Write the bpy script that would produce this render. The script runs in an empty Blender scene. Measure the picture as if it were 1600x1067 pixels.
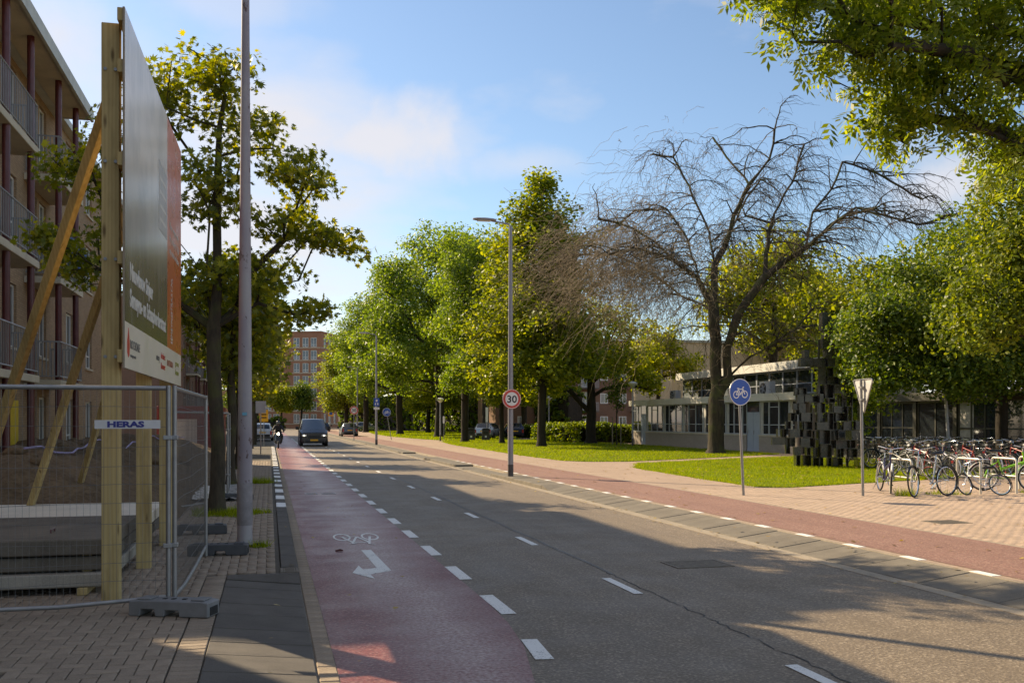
import bpy, bmesh, math, random
import numpy as np
from mathutils import Vector, Matrix, Euler
R = math.radians
scene = bpy.context.scene
COL = scene.collection

# ------------------------------------------------------------------ camera
cam_d = bpy.data.cameras.new('camera')
cam = bpy.data.objects.new('camera', cam_d); COL.objects.link(cam)
cam_d.sensor_width = 36.0
cam_d.lens = 34.09
cam_d.shift_y = 0.0772
cam_d.clip_start = 0.05
cam_d.clip_end = 3000
cam.location = (0, 0, 1.78)
cam.rotation_euler = (R(90), 0, -math.atan(379/1515))
scene.camera = cam

# ------------------------------------------------------------------ world + sun
SUN_AZ = 38.0      # degrees left of the road direction (+y)
SUN_EL = 32.5
world = bpy.data.worlds.new('World'); scene.world = world
world.use_nodes = True
wt = world.node_tree; wt.nodes.clear()
def wn(t, **kw):
    n = wt.nodes.new(t)
    for k, v in kw.items(): setattr(n, k, v)
    return n
w_out = wn('ShaderNodeOutputWorld'); w_bg = wn('ShaderNodeBackground')
w_sky = wn('ShaderNodeTexSky', sky_type='NISHITA', sun_disc=False)
w_sky.sun_elevation = R(SUN_EL); w_sky.sun_rotation = R(-SUN_AZ)
w_sky.air_density = 1.0; w_sky.dust_density = 0.4; w_sky.ozone_density = 6.0
w_bg.inputs['Strength'].default_value = 0.10
w_tc = wn('ShaderNodeTexCoord')
# drifting cumulus: noise on the view direction, flattened towards the horizon
w_sep = wn('ShaderNodeSeparateXYZ'); wt.links.new(w_tc.outputs['Generated'], w_sep.inputs[0])
w_mz = wn('ShaderNodeMath', operation='MAXIMUM'); wt.links.new(w_sep.outputs['Z'], w_mz.inputs[0]); w_mz.inputs[1].default_value = 0.0
w_add = wn('ShaderNodeMath', operation='ADD'); wt.links.new(w_mz.outputs[0], w_add.inputs[0]); w_add.inputs[1].default_value = 0.22
w_div = wn('ShaderNodeVectorMath', operation='DIVIDE'); wt.links.new(w_tc.outputs['Generated'], w_div.inputs[0])
w_cmb = wn('ShaderNodeCombineXYZ')
for i in range(3): wt.links.new(w_add.outputs[0], w_cmb.inputs[i])
wt.links.new(w_cmb.outputs[0], w_div.inputs[1])
w_map = wn('ShaderNodeMapping'); w_map.inputs['Location'].default_value = (26.57, 18.81, 9.9); w_map.inputs['Scale'].default_value = (1, 1, 0.55)
wt.links.new(w_div.outputs[0], w_map.inputs[0])
w_n1 = wn('ShaderNodeTexNoise'); w_n1.inputs['Scale'].default_value = 1.15; w_n1.inputs['Detail'].default_value = 9; w_n1.inputs['Roughness'].default_value = 0.52
wt.links.new(w_map.outputs[0], w_n1.inputs['Vector'])
w_rmp = wn('ShaderNodeValToRGB'); w_rmp.color_ramp.elements[0].position = 0.47; w_rmp.color_ramp.elements[1].position = 0.66  # thick cover: clouds outside the view are added as fill for the shade
wt.links.new(w_n1.outputs['Fac'], w_rmp.inputs[0])
w_mul = wn('ShaderNodeMath', operation='MULTIPLY'); wt.links.new(w_rmp.outputs[0], w_mul.inputs[0]); w_mul.inputs[1].default_value = 0.85
w_n2 = wn('ShaderNodeTexNoise'); w_n2.inputs['Scale'].default_value = 7.0; w_n2.inputs['Detail'].default_value = 8; w_n2.inputs['Roughness'].default_value = 0.55
wt.links.new(w_tc.outputs['Generated'], w_n2.inputs['Vector'])
def cloud(prev, c, rad, amp, lo, hi):
    """one cumulus: a soft ellipse on the sky, its rim broken up by noise"""
    sb = wn('ShaderNodeVectorMath', operation='SUBTRACT'); wt.links.new(w_tc.outputs['Generated'], sb.inputs[0]); sb.inputs[1].default_value = c
    sc = wn('ShaderNodeVectorMath', operation='DIVIDE'); wt.links.new(sb.outputs[0], sc.inputs[0]); sc.inputs[1].default_value = rad
    ln = wn('ShaderNodeVectorMath', operation='LENGTH'); wt.links.new(sc.outputs[0], ln.inputs[0])
    m = wn('ShaderNodeMath', operation='MULTIPLY_ADD'); wt.links.new(w_n2.outputs['Fac'], m.inputs[0]); m.inputs[1].default_value = 2.6; m.inputs[2].default_value = -0.3
    d = wn('ShaderNodeMath', operation='SUBTRACT'); wt.links.new(m.outputs[0], d.inputs[0]); wt.links.new(ln.outputs['Value'], d.inputs[1])
    r = wn('ShaderNodeMapRange', interpolation_type='SMOOTHSTEP'); wt.links.new(d.outputs[0], r.inputs['Value']); r.inputs['From Min'].default_value = lo; r.inputs['From Max'].default_value = hi; r.inputs['To Max'].default_value = amp
    mx = wn('ShaderNodeMath', operation='MAXIMUM'); wt.links.new(prev, mx.inputs[0]); wt.links.new(r.outputs[0], mx.inputs[1]); return mx.outputs[0]
w_cl = w_mul.outputs[0]
w_cl = cloud(w_cl, (.085, .957, .275), (.115, .3, .058), .85, .0, .85)
w_cl = cloud(w_cl, (.02, .97, .235), (.10, .3, .04), .6, .0, 1.0)
w_cl = cloud(w_cl, (.24, .94, .255), (.06, .3, .022), .40, .0, .9)
w_cl = cloud(w_cl, (.605, .769, .215), (.09, .12, .05), .75, .0, .9)
w_cl = cloud(w_cl, (-.18, .927, .34), (.10, .2, .08), .75, .0, 1.1)
w_cl = cloud(w_cl, (-.05, .92, .385), (.10, .2, .03), .35, .0, 1.0)
w_cl = cloud(w_cl, (.05, 1.0, .10), (.16, .3, .05), .45, .0, 1.2)
w_cl = cloud(w_cl, (-.85, .2, .42), (.35, .4, .16), .7, .0, 1.1)  # from here on clouds outside the view, added to lift the shade
w_cl = cloud(w_cl, (.75, -.55, .35), (.4, .4, .2), .7, .0, 1.1)
w_cl = cloud(w_cl, (-.4, -.8, .45), (.4, .4, .2), .7, .0, 1.1)
w_cl = cloud(w_cl, (.9, .25, .5), (.3, .4, .2), .6, .0, 1.1)
w_mix = wn('ShaderNodeMix', data_type='RGBA')
wt.links.new(w_cl, w_mix.inputs['Factor'])
wt.links.new(w_sky.outputs[0], w_mix.inputs['A'])
w_mix.inputs['B'].default_value = (3.9, 4.25, 5.3, 1)
wt.links.new(w_mix.outputs['Result'], w_bg.inputs['Color']); wt.links.new(w_bg.outputs[0], w_out.inputs[0])

sun_d = bpy.data.lights.new('sun', 'SUN'); sun = bpy.data.objects.new('sun', sun_d); COL.objects.link(sun)
sun_d.energy = 4.0; sun_d.angle = R(0.53); sun_d.color = (1.0, 0.90, 0.74)
to_sun = Vector((-math.sin(R(SUN_AZ))*math.cos(R(SUN_EL)), math.cos(R(SUN_AZ))*math.cos(R(SUN_EL)), math.sin(R(SUN_EL))))
sun.rotation_euler = to_sun.to_track_quat('Z', 'Y').to_euler()

vs = scene.view_settings
vs.view_transform = 'Standard'; vs.look = 'None'; vs.gamma = 1.0; vs.use_curve_mapping = False
vs.exposure = 1.0
vs.use_white_balance = True; vs.white_balance_temperature = 8200
cy = scene.cycles
cy.use_denoising = True
cy.max_bounces = 6; cy.diffuse_bounces = 4; cy.glossy_bounces = 3; cy.transmission_bounces = 4; cy.transparent_max_bounces = 8
cy.caustics_reflective = False; cy.caustics_refractive = False
cy.sample_clamp_indirect = 6.0

# ------------------------------------------------------------------ helpers
def setp(o, label=None, cat=None, group=None, kind=None):
    if label: o['label'] = label
    if cat: o['category'] = cat
    if group: o['group'] = group
    if kind: o['kind'] = kind
    return o

def thing(name, label, cat, loc=(0, 0, 0), rz=0.0, group=None):
    o = bpy.data.objects.new(name, None); COL.objects.link(o)
    o.empty_display_size = 0.2
    o.location = loc; o.rotation_euler = (0, 0, rz)
    return setp(o, label, cat, group)

def link_mesh(name, me, mat=None, parent=None, smooth=False):
    if mat is not None:
        for m in (mat if isinstance(mat, (list, tuple)) else [mat]): me.materials.append(m)
    o = bpy.data.objects.new(name, me); COL.objects.link(o)
    if parent is not None: o.parent = parent
    if smooth and len(me.polygons):
        me.polygons.foreach_set('use_smooth', np.ones(len(me.polygons), dtype=bool))
    return o

def copy_tree(o, parent=None):
    c = o.copy(); COL.objects.link(c); c.parent = parent
    for ch in o.children: copy_tree(ch, c)
    return c

class MB:
    """collects shapes, builds ONE mesh"""
    def __init__(s): s.v = []; s.f = []; s.mi = []
    def add(s, V, F, m=0):
        b = len(s.v); s.v.extend([tuple(p) for p in V])
        for f in F: s.f.append(tuple(b+i for i in f)); s.mi.append(m)
        return s
    def box(s, x0, x1, y0, y1, z0, z1, m=0, M=None):
        V = [Vector(p) for p in ((x0,y0,z0),(x1,y0,z0),(x1,y1,z0),(x0,y1,z0),(x0,y0,z1),(x1,y0,z1),(x1,y1,z1),(x0,y1,z1))]
        if M is not None: V = [M @ p for p in V]
        return s.add(V, [(3,2,1,0),(4,5,6,7),(0,1,5,4),(1,2,6,5),(2,3,7,6),(3,0,4,7)], m)
    def bar(s, a, b, w, t, up=(0, 0, 1), m=0):
        a = Vector(a); b = Vector(b); d = (b-a).normalized(); u = Vector(up)
        x = d.cross(u)
        if x.length < 1e-4: x = d.cross(Vector((1, 0, 0)))
        x.normalize(); y = x.cross(d).normalized()
        V = [p + x*sx*w/2 + y*sy*t/2 for p in (a, b) for sx, sy in ((-1,-1),(1,-1),(1,1),(-1,1))]
        return s.add(V, [(0,1,2,3)[::-1],(4,5,6,7),(0,1,5,4),(1,2,6,5),(2,3,7,6),(3,0,4,7)], m)
    def tube(s, pts, r, n=8, m=0, caps=True, closed=False):
        pts = [Vector(p) for p in pts]; k = len(pts)
        rr = r if isinstance(r, (list, tuple)) else [r]*k
        V = []; ref = None
        for i, p in enumerate(pts):
            if closed: d = pts[(i+1) % k]-pts[i-1]
            else: d = pts[min(i+1, k-1)]-pts[max(i-1, 0)]
            if d.length < 1e-9: d = Vector((0, 0, 1))
            d.normalize()
            if ref is None:
                ref = d.cross(Vector((0, 0, 1)))
                if ref.length < 0.05: ref = d.cross(Vector((0, 1, 0)))
                ref.normalize()
            else:
                ref = ref - d*ref.dot(d)
                if ref.length < 1e-6: ref = d.orthogonal()
                ref.normalize()
            b = d.cross(ref)
            for j in range(n):
                a = 2*math.pi*j/n
                V.append(p + (ref*math.cos(a) + b*math.sin(a))*rr[i])
        F = []
        for i in range(k if closed else k-1):
            i2 = (i+1) % k
            for j in range(n):
                j2 = (j+1) % n
                F.append((i*n+j, i*n+j2, i2*n+j2, i2*n+j))
        if caps and not closed:
            F.append(tuple(range(n))[::-1]); F.append(tuple((k-1)*n+j for j in range(n)))
        return s.add(V, F, m)
    def lathe(s, prof, n=16, c=(0, 0, 0), m=0, M=None):
        V = []
        for r, z in prof:
            for j in range(n):
                a = 2*math.pi*j/n
                p = Vector((c[0]+r*math.cos(a), c[1]+r*math.sin(a), c[2]+z))
                V.append(M @ p if M is not None else p)
        F = []
        for i in range(len(prof)-1):
            for j in range(n):
                j2 = (j+1) % n
                F.append((i*n+j, i*n+j2, (i+1)*n+j2, (i+1)*n+j))
        F.append(tuple(range(n))[::-1]); F.append(tuple((len(prof)-1)*n+j for j in range(n)))
        return s.add(V, F, m)
    def prism(s, poly, h0, h1, M=None, m=0):
        """poly in (a, b), extruded along c from h0 to h1; M maps (a,b,c) to space"""
        n = len(poly)
        V = [Vector((a, b, h0)) for a, b in poly] + [Vector((a, b, h1)) for a, b in poly]
        if M is not None: V = [M @ p for p in V]
        F = [tuple(range(n))[::-1], tuple(range(n, 2*n))]
        for i in range(n): F.append((i, (i+1) % n, n+(i+1) % n, n+i))
        return s.add(V, F, m)
    def mesh(s, name):
        me = bpy.data.meshes.new(name); me.from_pydata(s.v, [], s.f)
        if any(s.mi): me.polygons.foreach_set('material_index', s.mi)
        me.update(); return me
    def build(s, name, mat, parent=None, smooth=False, bevel=0, seg=1, fix=True):
        me = s.mesh(name)
        if fix:
            bm = bmesh.new(); bm.from_mesh(me); bmesh.ops.recalc_face_normals(bm, faces=bm.faces); bm.to_mesh(me); bm.free()
        o = link_mesh(name, me, mat, parent, smooth)
        if smooth:
            try: me.set_sharp_from_angle(angle=R(40))
            except Exception: pass
        if bevel:
            md = o.modifiers.new('bevel', 'BEVEL'); md.width = bevel; md.segments = seg; md.limit_method = 'ANGLE'
        return o

def np_mesh(name, V, F, mat=None, parent=None, smooth=False):
    V = np.asarray(V, dtype=np.float32).reshape(-1, 3); F = np.asarray(F, dtype=np.int32)
    me = bpy.data.meshes.new(name); k = F.shape[1]; nf = F.shape[0]
    me.vertices.add(len(V)); me.vertices.foreach_set('co', V.ravel())
    me.loops.add(nf*k); me.loops.foreach_set('vertex_index', F.ravel())
    me.polygons.add(nf)
    me.polygons.foreach_set('loop_start', np.arange(0, nf*k, k, dtype=np.int32))
    me.polygons.foreach_set('loop_total', np.full(nf, k, dtype=np.int32))
    me.update(calc_edges=True)
    return link_mesh(name, me, mat, parent, smooth)

def sheet(name, poly, z, mat, kind='structure', parent=None, thick=0.0):
    mb = MB()
    if thick: mb.prism(poly, z-thick, z)
    else: mb.add([(x, y, z) for x, y in poly], [tuple(range(len(poly)))])
    o = mb.build(name, mat, parent, fix=bool(thick))
    if not thick:
        if o.data.polygons[0].normal.z < 0: o.data.flip_normals()
    if parent is None: setp(o, kind=kind)
    return o

# ------------------------------------------------------------------ materials
MATS = {}
class NT:
    def __init__(s, name):
        s.mat = bpy.data.materials.new(name); s.mat.use_nodes = True; s.t = s.mat.node_tree
        s.t.nodes.clear(); s.out = s.n('ShaderNodeOutputMaterial')
    def n(s, t, **kw):
        x = s.t.nodes.new(t)
        for k, v in kw.items(): setattr(x, k, v)
        return x
    def l(s, a, b): s.t.links.new(a, b)
    def coord(s, scale=(1, 1, 1), kind='Object', loc=(0, 0, 0), rot=(0, 0, 0)):
        c = s.n('ShaderNodeTexCoord'); m = s.n('ShaderNodeMapping')
        m.inputs['Scale'].default_value = scale; m.inputs['Location'].default_value = loc; m.inputs['Rotation'].default_value = rot
        s.l(c.outputs[kind], m.inputs[0]); return m.outputs[0]
    def noise(s, v, scale, detail=4, rough=0.55, dist=0.0):
        x = s.n('ShaderNodeTexNoise'); x.inputs['Scale'].default_value = scale; x.inputs['Detail'].default_value = detail
        x.inputs['Roughness'].default_value = rough; x.inputs['Distortion'].default_value = dist
        if v is not None: s.l(v, x.inputs['Vector'])
        return x.outputs['Fac']
    def ramp(s, f, stops):
        x = s.n('ShaderNodeValToRGB'); e = x.color_ramp.elements
        while len(e) < len(stops): e.new(0.5)
        for el, (p, c) in zip(e, stops):
            el.position = p; el.color = (c[0], c[1], c[2], 1) if isinstance(c, (tuple, list)) else (c, c, c, 1)
        s.l(f, x.inputs[0]); return x.outputs[0]
    def mix(s, f, a, b, mode='MIX'):
        x = s.n('ShaderNodeMix', data_type='RGBA', blend_type=mode)
        for sock, val in (('Factor', f), ('A', a), ('B', b)):
            i = [q for q in x.inputs if q.name == sock and q.enabled][0] if sock != 'Factor' else x.inputs[0]
            if hasattr(val, 'is_linked'): s.l(val, i)
            elif isinstance(val, (int, float)): i.default_value = val if sock == 'Factor' else (val, val, val, 1)
            else: i.default_value = (val[0], val[1], val[2], 1)
        return [q for q in x.outputs if q.enabled][0]
    def math(s, op, a, b=0.0, c=None):
        x = s.n('ShaderNodeMath', operation=op)
        for i, val in enumerate((a, b) if c is None else (a, b, c)):
            if hasattr(val, 'is_linked'): s.l(val, x.inputs[i])
            else: x.inputs[i].default_value = val
        return x.outputs[0]
    def sep(s, v):
        x = s.n('ShaderNodeSeparateXYZ'); s.l(v, x.inputs[0]); return x.outputs
    def bump(s, h, strength=0.3, dist=0.01):
        x = s.n('ShaderNodeBump'); x.inputs['Strength'].default_value = strength; x.inputs['Distance'].default_value = dist
        s.l(h, x.inputs['Height']); return x.outputs[0]
    def pbr(s, col, rough=0.6, metal=0.0, bump=None, spec=0.5, **kw):
        p = s.n('ShaderNodeBsdfPrincipled')
        def put(k, v):
            if hasattr(v, 'is_linked'): s.l(v, p.inputs[k])
            elif isinstance(v, (tuple, list)): p.inputs[k].default_value = (v[0], v[1], v[2], 1)
            else: p.inputs[k].default_value = v
        put('Base Color', col); put('Roughness', rough); put('Metallic', metal); put('Specular IOR Level', spec)
        for k, v in kw.items(): put(k, v)
        if bump is not None: s.l(bump, p.inputs['Normal'])
        s.l(p.outputs[0], s.out.inputs[0]); return p

def plain(name, col, rough=0.5, metal=0.0, var=0.12, scale=6.0, spec=0.5, bump=0.0, **kw):
    """a simple surface with a little grime and unevenness"""
    if name in MATS: return MATS[name]
    t = NT(name); v = t.coord()
    f = t.noise(v, scale, 6, 0.6)
    c = t.mix(t.ramp(f, [(0.3, 0.0), (0.75, 1.0)]), tuple(x*(1-var) for x in col), tuple(min(1, x*(1+var)) for x in col))
    r = t.ramp(t.noise(v, scale*1.7, 4), [(0.3, max(0, rough-0.08)), (0.7, min(1, rough+0.08))])
    b = t.bump(t.noise(v, scale*8, 4), bump, 0.005) if bump else None
    t.pbr(c, r, metal, b, spec, **kw); MATS[name] = t.mat; return t.mat

def emit(name, col, strength):
    t = NT(name); e = t.n('ShaderNodeEmission'); e.inputs[0].default_value = (*col, 1); e.inputs[1].default_value = strength
    t.l(e.outputs[0], t.out.inputs[0]); MATS[name] = t.mat; return t.mat

def isl(t):
    return t.n('ShaderNodeNewGeometry').outputs['Random Per Island']
def objrand(t):
    return t.n('ShaderNodeObjectInfo').outputs['Random']

def leaf_mat(name, dark, mid, light, trans=0.45, gloss=0.45):
    """leaves: colour varies from leaf to leaf and clump to clump; light comes through them"""
    t = NT(name); v = t.coord()
    rnd = isl(t); cl = t.noise(v, 0.55, 3, 0.6)
    f = t.math('ADD', t.math('MULTIPLY', rnd, 0.55), t.math('MULTIPLY', cl, 0.5))
    c = t.ramp(f, [(0.22, dark), (0.52, mid), (0.84, light)])
    p = t.n('ShaderNodeBsdfPrincipled'); t.l(c, p.inputs['Base Color']); p.inputs['Roughness'].default_value = gloss
    p.inputs['Specular IOR Level'].default_value = 0.35
    tr = t.n('ShaderNodeBsdfTranslucent')
    tc = t.mix(1.0, c, (1.9, 1.75, 0.55), 'MULTIPLY'); t.l(tc, tr.inputs[0])
    m = t.n('ShaderNodeMixShader'); m.inputs[0].default_value = trans
    t.l(p.outputs[0], m.inputs[1]); t.l(tr.outputs[0], m.inputs[2]); t.l(m.outputs[0], t.out.inputs[0])
    MATS[name] = t.mat; return t.mat

def bark_mat(name, a, b, moss=None, scale=9):
    t = NT(name); v = t.coord((1, 1, 0.25)); f = t.noise(v, scale, 7, 0.65)
    c = t.mix(t.ramp(f, [(0.3, 0.0), (0.7, 1.0)]), a, b)
    if moss:
        c = t.mix(t.math('MULTIPLY', t.ramp(t.noise(t.coord(), 1.6, 4), [(0.5, 0.0), (0.7, 1.0)]), 0.7), c, moss)
    t.pbr(c, 0.9, 0, t.bump(f, 0.8, 0.03), 0.2); MATS[name] = t.mat; return t.mat

def brick_mat(name, c1, c2, mortar, bw=0.21, bh=0.062, axis='YZ', stain=0.35):
    """running bond; for walls far enough that bricks are a pixel or two high"""
    t = NT(name); tc = t.n('ShaderNodeTexCoord'); x, y, z = t.sep(tc.outputs['Object'])
    g = t.n('ShaderNodeNewGeometry'); nx, ny, nz = t.sep(g.outputs['Normal'])
    side = t.math('GREATER_THAN', t.math('ABSOLUTE', ny), 0.7)
    u = t.math('ADD', t.math('MULTIPLY', x, side), t.math('MULTIPLY', y, t.math('SUBTRACT', 1.0, side)))
    cb = t.n('ShaderNodeCombineXYZ'); t.l(u, cb.inputs[0]); t.l(z, cb.inputs[1])
    b = t.n('ShaderNodeTexBrick'); t.l(cb.outputs[0], b.inputs['Vector'])
    b.inputs['Scale'].default_value = 1.0; b.inputs['Brick Width'].default_value = bw; b.inputs['Row Height'].default_value = bh
    b.inputs['Mortar Size'].default_value = 0.006; b.inputs['Mortar Smooth'].default_value = 0.3; b.inputs['Bias'].default_value = 0.0
    b.inputs['Color1'].default_value = (*c1, 1); b.inputs['Color2'].default_value = (*c2, 1); b.inputs['Mortar'].default_value = (*mortar, 1)
    n = t.noise(tc.outputs['Object'], 0.5, 6, 0.65)
    c = t.mix(t.math('MULTIPLY', t.ramp(n, [(0.35, 0.0), (0.7, 1.0)]), stain), b.outputs['Color'], tuple(q*0.55 for q in c1))
    n2 = t.noise(tc.outputs['Object'], 7, 3)
    c = t.mix(t.math('MULTIPLY', n2, 0.35), c, c2)
    t.pbr(c, 0.88, 0, t.bump(b.outputs['Fac'], -0.5, 0.008), 0.25); MATS[name] = t.mat; return t.mat

def asphalt_mat(name, a, b, speck, gloss=(0.55, 0.75), patch=None, wear_glare=None, wx=0.0, ww=0.5):
    t = NT(name); v = t.coord()
    big = t.noise(v, 0.35, 5, 0.6); mid = t.noise(v, 3.0, 6, 0.65); fine = t.noise(v, 42, 4, 0.75)
    c = t.mix(t.ramp(big, [(0.3, 0.0), (0.7, 1.0)]), a, b)
    c = t.mix(t.math('MULTIPLY', t.ramp(mid, [(0.4, 0.0), (0.75, 1.0)]), 0.35), c, tuple(q*0.7 for q in a))
    vo = t.n('ShaderNodeTexVoronoi'); vo.inputs['Scale'].default_value = 48; t.l(v, vo.inputs['Vector'])
    c = t.mix(t.math('MULTIPLY', t.ramp(vo.outputs['Color'], [(0.55, 0.0), (0.9, 1.0)]), 0.8), c, speck)
    c = t.mix(t.math('MULTIPLY', t.ramp(fine, [(0.42, 1.0), (0.58, 0.0)]), 0.7), c, tuple(q*0.4 for q in a))
    st = t.noise(t.coord((1.5, .05, 1)), 1.6, 4, .6)
    c = t.mix(t.math('MULTIPLY', t.ramp(st, [(.42, 0.0), (.68, 1.0)]), .38), c, tuple(q*.58 for q in a))
    stn = t.noise(t.coord((1, .6, 1)), .9, 6, .7)
    c = t.mix(t.math('MULTIPLY', t.ramp(stn, [(.60, 0.0), (.74, 1.0)]), .35), c, tuple(q*.5 for q in a))
    if wear_glare:  # pale strip: worn surface plus sky glare painted into the colour
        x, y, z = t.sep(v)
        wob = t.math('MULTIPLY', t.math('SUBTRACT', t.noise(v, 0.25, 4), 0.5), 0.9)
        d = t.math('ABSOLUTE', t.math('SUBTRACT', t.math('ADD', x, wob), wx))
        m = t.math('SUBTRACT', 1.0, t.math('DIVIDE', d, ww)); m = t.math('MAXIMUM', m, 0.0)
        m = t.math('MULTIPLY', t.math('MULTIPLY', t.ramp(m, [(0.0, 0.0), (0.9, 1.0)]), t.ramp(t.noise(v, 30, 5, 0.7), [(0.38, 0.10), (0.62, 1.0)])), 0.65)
        c = t.mix(m, c, wear_glare)
    r = t.ramp(t.noise(v, 1.3, 5), [(0.3, gloss[0]), (0.7, gloss[1])])
    h = t.math('ADD', t.math('MULTIPLY', vo.outputs['Distance'], 1.0), fine)
    t.pbr(c, r, 0, t.bump(h, 0.45, 0.006), 0.5); MATS[name] = t.mat; return t.mat

def paint_mat(name, col=(0.75, 0.74, 0.70)):
    t = NT(name); v = t.coord(); f = t.noise(v, 55, 5, 0.75); g = t.noise(v, 2.5, 4)
    w = t.ramp(t.math('ADD', t.math('MULTIPLY', f, 0.8), t.math('MULTIPLY', g, 0.25)), [(0.40, 0.0), (0.47, 1.0)])
    c = t.mix(w, (0.10, 0.085, 0.08), col)
    t.pbr(c, 0.6, 0, t.bump(f, 0.3, 0.004), 0.4); MATS[name] = t.mat; return t.mat

def stone_mat(name, col, var=0.25, scale=3.0, rnd=0.25, rough=0.85, speck=60):
    """pavers and concrete: each island a shade of its own"""
    t = NT(name); v = t.coord(); f = t.noise(v, scale, 6, 0.65); s = t.noise(v, speck, 3, 0.7)
    c = t.mix(t.ramp(f, [(0.3, 0.0), (0.72, 1.0)]), tuple(q*(1-var) for q in col), tuple(q*(1+var) for q in col))
    rr = t.math('FRACT', t.math('ADD', isl(t), objrand(t)))
    c = t.mix(t.math('MULTIPLY', rr, rnd*2), c, tuple(q*0.55 for q in col))
    c = t.mix(t.math('MULTIPLY', t.ramp(s, [(0.45, 0.0), (0.65, 1.0)]), 0.35), c, tuple(q*1.5 for q in col))
    t.pbr(c, rough, 0, t.bump(s, 0.4, 0.004), 0.3); MATS[name] = t.mat; return t.mat

def wood_mat(name, a, b):
    t = NT(name); v = t.coord((9, 9, 0.7)); f = t.noise(v, 2.2, 7, 0.6, 0.6)
    w = t.n('ShaderNodeTexWave', wave_type='BANDS', bands_direction='X'); w.inputs['Scale'].default_value = 1.4; w.inputs['Distortion'].default_value = 7; w.inputs['Detail'].default_value = 3
    t.l(t.coord((6, 6, 0.35)), w.inputs['Vector'])
    c = t.mix(t.math('MULTIPLY', t.math('ADD', f, w.outputs['Fac']), 0.5), a, b)
    k = t.n('ShaderNodeTexVoronoi'); k.inputs['Scale'].default_value = 1.0; t.l(t.coord((7, 7, 1.9)), k.inputs['Vector'])
    c = t.mix(t.math('MULTIPLY', t.ramp(k.outputs['Distance'], [(0.05, 1.0), (0.16, 0.0)]), 0.8), c, (0.09, 0.05, 0.02))
    c = t.mix(t.math('MULTIPLY', t.ramp(t.noise(t.coord((2, 2, .5)), 2.2, 5, .65), [(.48, 0.0), (.68, 1.0)]), .55), c, tuple(q*.55 for q in b))
    t.pbr(c, 0.75, 0, t.bump(f, 0.3, 0.004), 0.25); MATS[name] = t.mat; return t.mat

def glass_mat(name, tint=(0.02, 0.025, 0.028), rough=0.04):
    t = NT(name); v = t.coord(); f = t.noise(v, 0.8, 3)
    c = t.mix(f, tuple(q*0.5 for q in tint), tuple(q*1.8 for q in tint))
    t.pbr(c, rough, 0, t.bump(t.noise(v, 1.4, 2), 0.03, 0.02), 0.9); MATS[name] = t.mat; return t.mat

# palette
M_asph = asphalt_mat('asphalt', (0.205, 0.155, 0.105), (0.245, 0.188, 0.130), (0.46, 0.37, 0.27))
M_lane = asphalt_mat('red_asphalt', (0.235, 0.058, 0.050), (0.28, 0.078, 0.066), (0.44, 0.24, 0.21), (0.36, 0.56), wear_glare=(0.58, 0.46, 0.41), wx=1.42, ww=0.62)
M_path = asphalt_mat('red_path', (0.29, 0.145, 0.110), (0.35, 0.185, 0.140), (0.46, 0.30, 0.23), (0.7, 0.85))
M_paint = paint_mat('road_paint')
M_seam = asphalt_mat('tar_seam', (0.16, 0.145, 0.125), (0.20, 0.18, 0.155), (0.3, 0.27, 0.23))
M_tar = asphalt_mat('tar', (0.03, 0.027, 0.025), (0.05, 0.045, 0.04), (0.08, 0.07, 0.06))
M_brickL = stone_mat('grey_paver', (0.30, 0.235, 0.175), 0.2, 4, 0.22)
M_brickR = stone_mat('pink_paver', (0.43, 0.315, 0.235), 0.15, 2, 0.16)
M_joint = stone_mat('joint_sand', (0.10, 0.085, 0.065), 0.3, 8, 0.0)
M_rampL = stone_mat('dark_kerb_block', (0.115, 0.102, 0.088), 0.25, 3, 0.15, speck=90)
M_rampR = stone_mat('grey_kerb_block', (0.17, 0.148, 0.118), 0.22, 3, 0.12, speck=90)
M_gut = stone_mat('gutter_stone', (0.31, 0.24, 0.175), 0.25, 4, 0.2)
M_kerbc = stone_mat('pale_kerb', (0.32, 0.265, 0.20), 0.22, 3, 0.12)
M_conc = stone_mat('concrete', (0.36, 0.33, 0.28), 0.25, 1.6, 0.08)
M_concd = stone_mat('dirty_concrete', (0.15, 0.13, 0.105), 0.45, 1.8, 0.08)
M_galv = plain('galvanised_steel', (0.30, 0.30, 0.30), 0.45, 0.6, 0.15, 7)
M_wire = plain('fence_wire', (0.16, 0.16, 0.16), 0.55, 0.4, 0.2, 7)
M_pole = plain('grey_pole_paint', (0.34, 0.34, 0.36), 0.45, 0.1, 0.1, 3)
M_white = plain('white_paint', (0.78, 0.77, 0.74), 0.5, 0, 0.06, 2)
M_black = plain('black_paint', (0.012, 0.012, 0.013), 0.4, 0, 0.3, 3)
M_dark = plain('dark_rubber', (0.018, 0.018, 0.018), 0.75, 0, 0.2, 5)
M_chrome = plain('chrome', (0.68, 0.68, 0.70), 0.2, 1.0, 0.08, 9)
M_glass = glass_mat('window_glass')
M_timber = wood_mat('yellow_timber', (0.58, 0.45, 0.22), (0.44, 0.31, 0.13))
M_red = plain('sign_red', (0.62, 0.045, 0.03), 0.4, 0, 0.08, 3)
M_blue = plain('sign_blue', (0.012, 0.085, 0.42), 0.4, 0, 0.08, 3)
M_yellow = plain('sign_yellow', (0.85, 0.42, 0.02), 0.45, 0, 0.08, 3)

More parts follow.
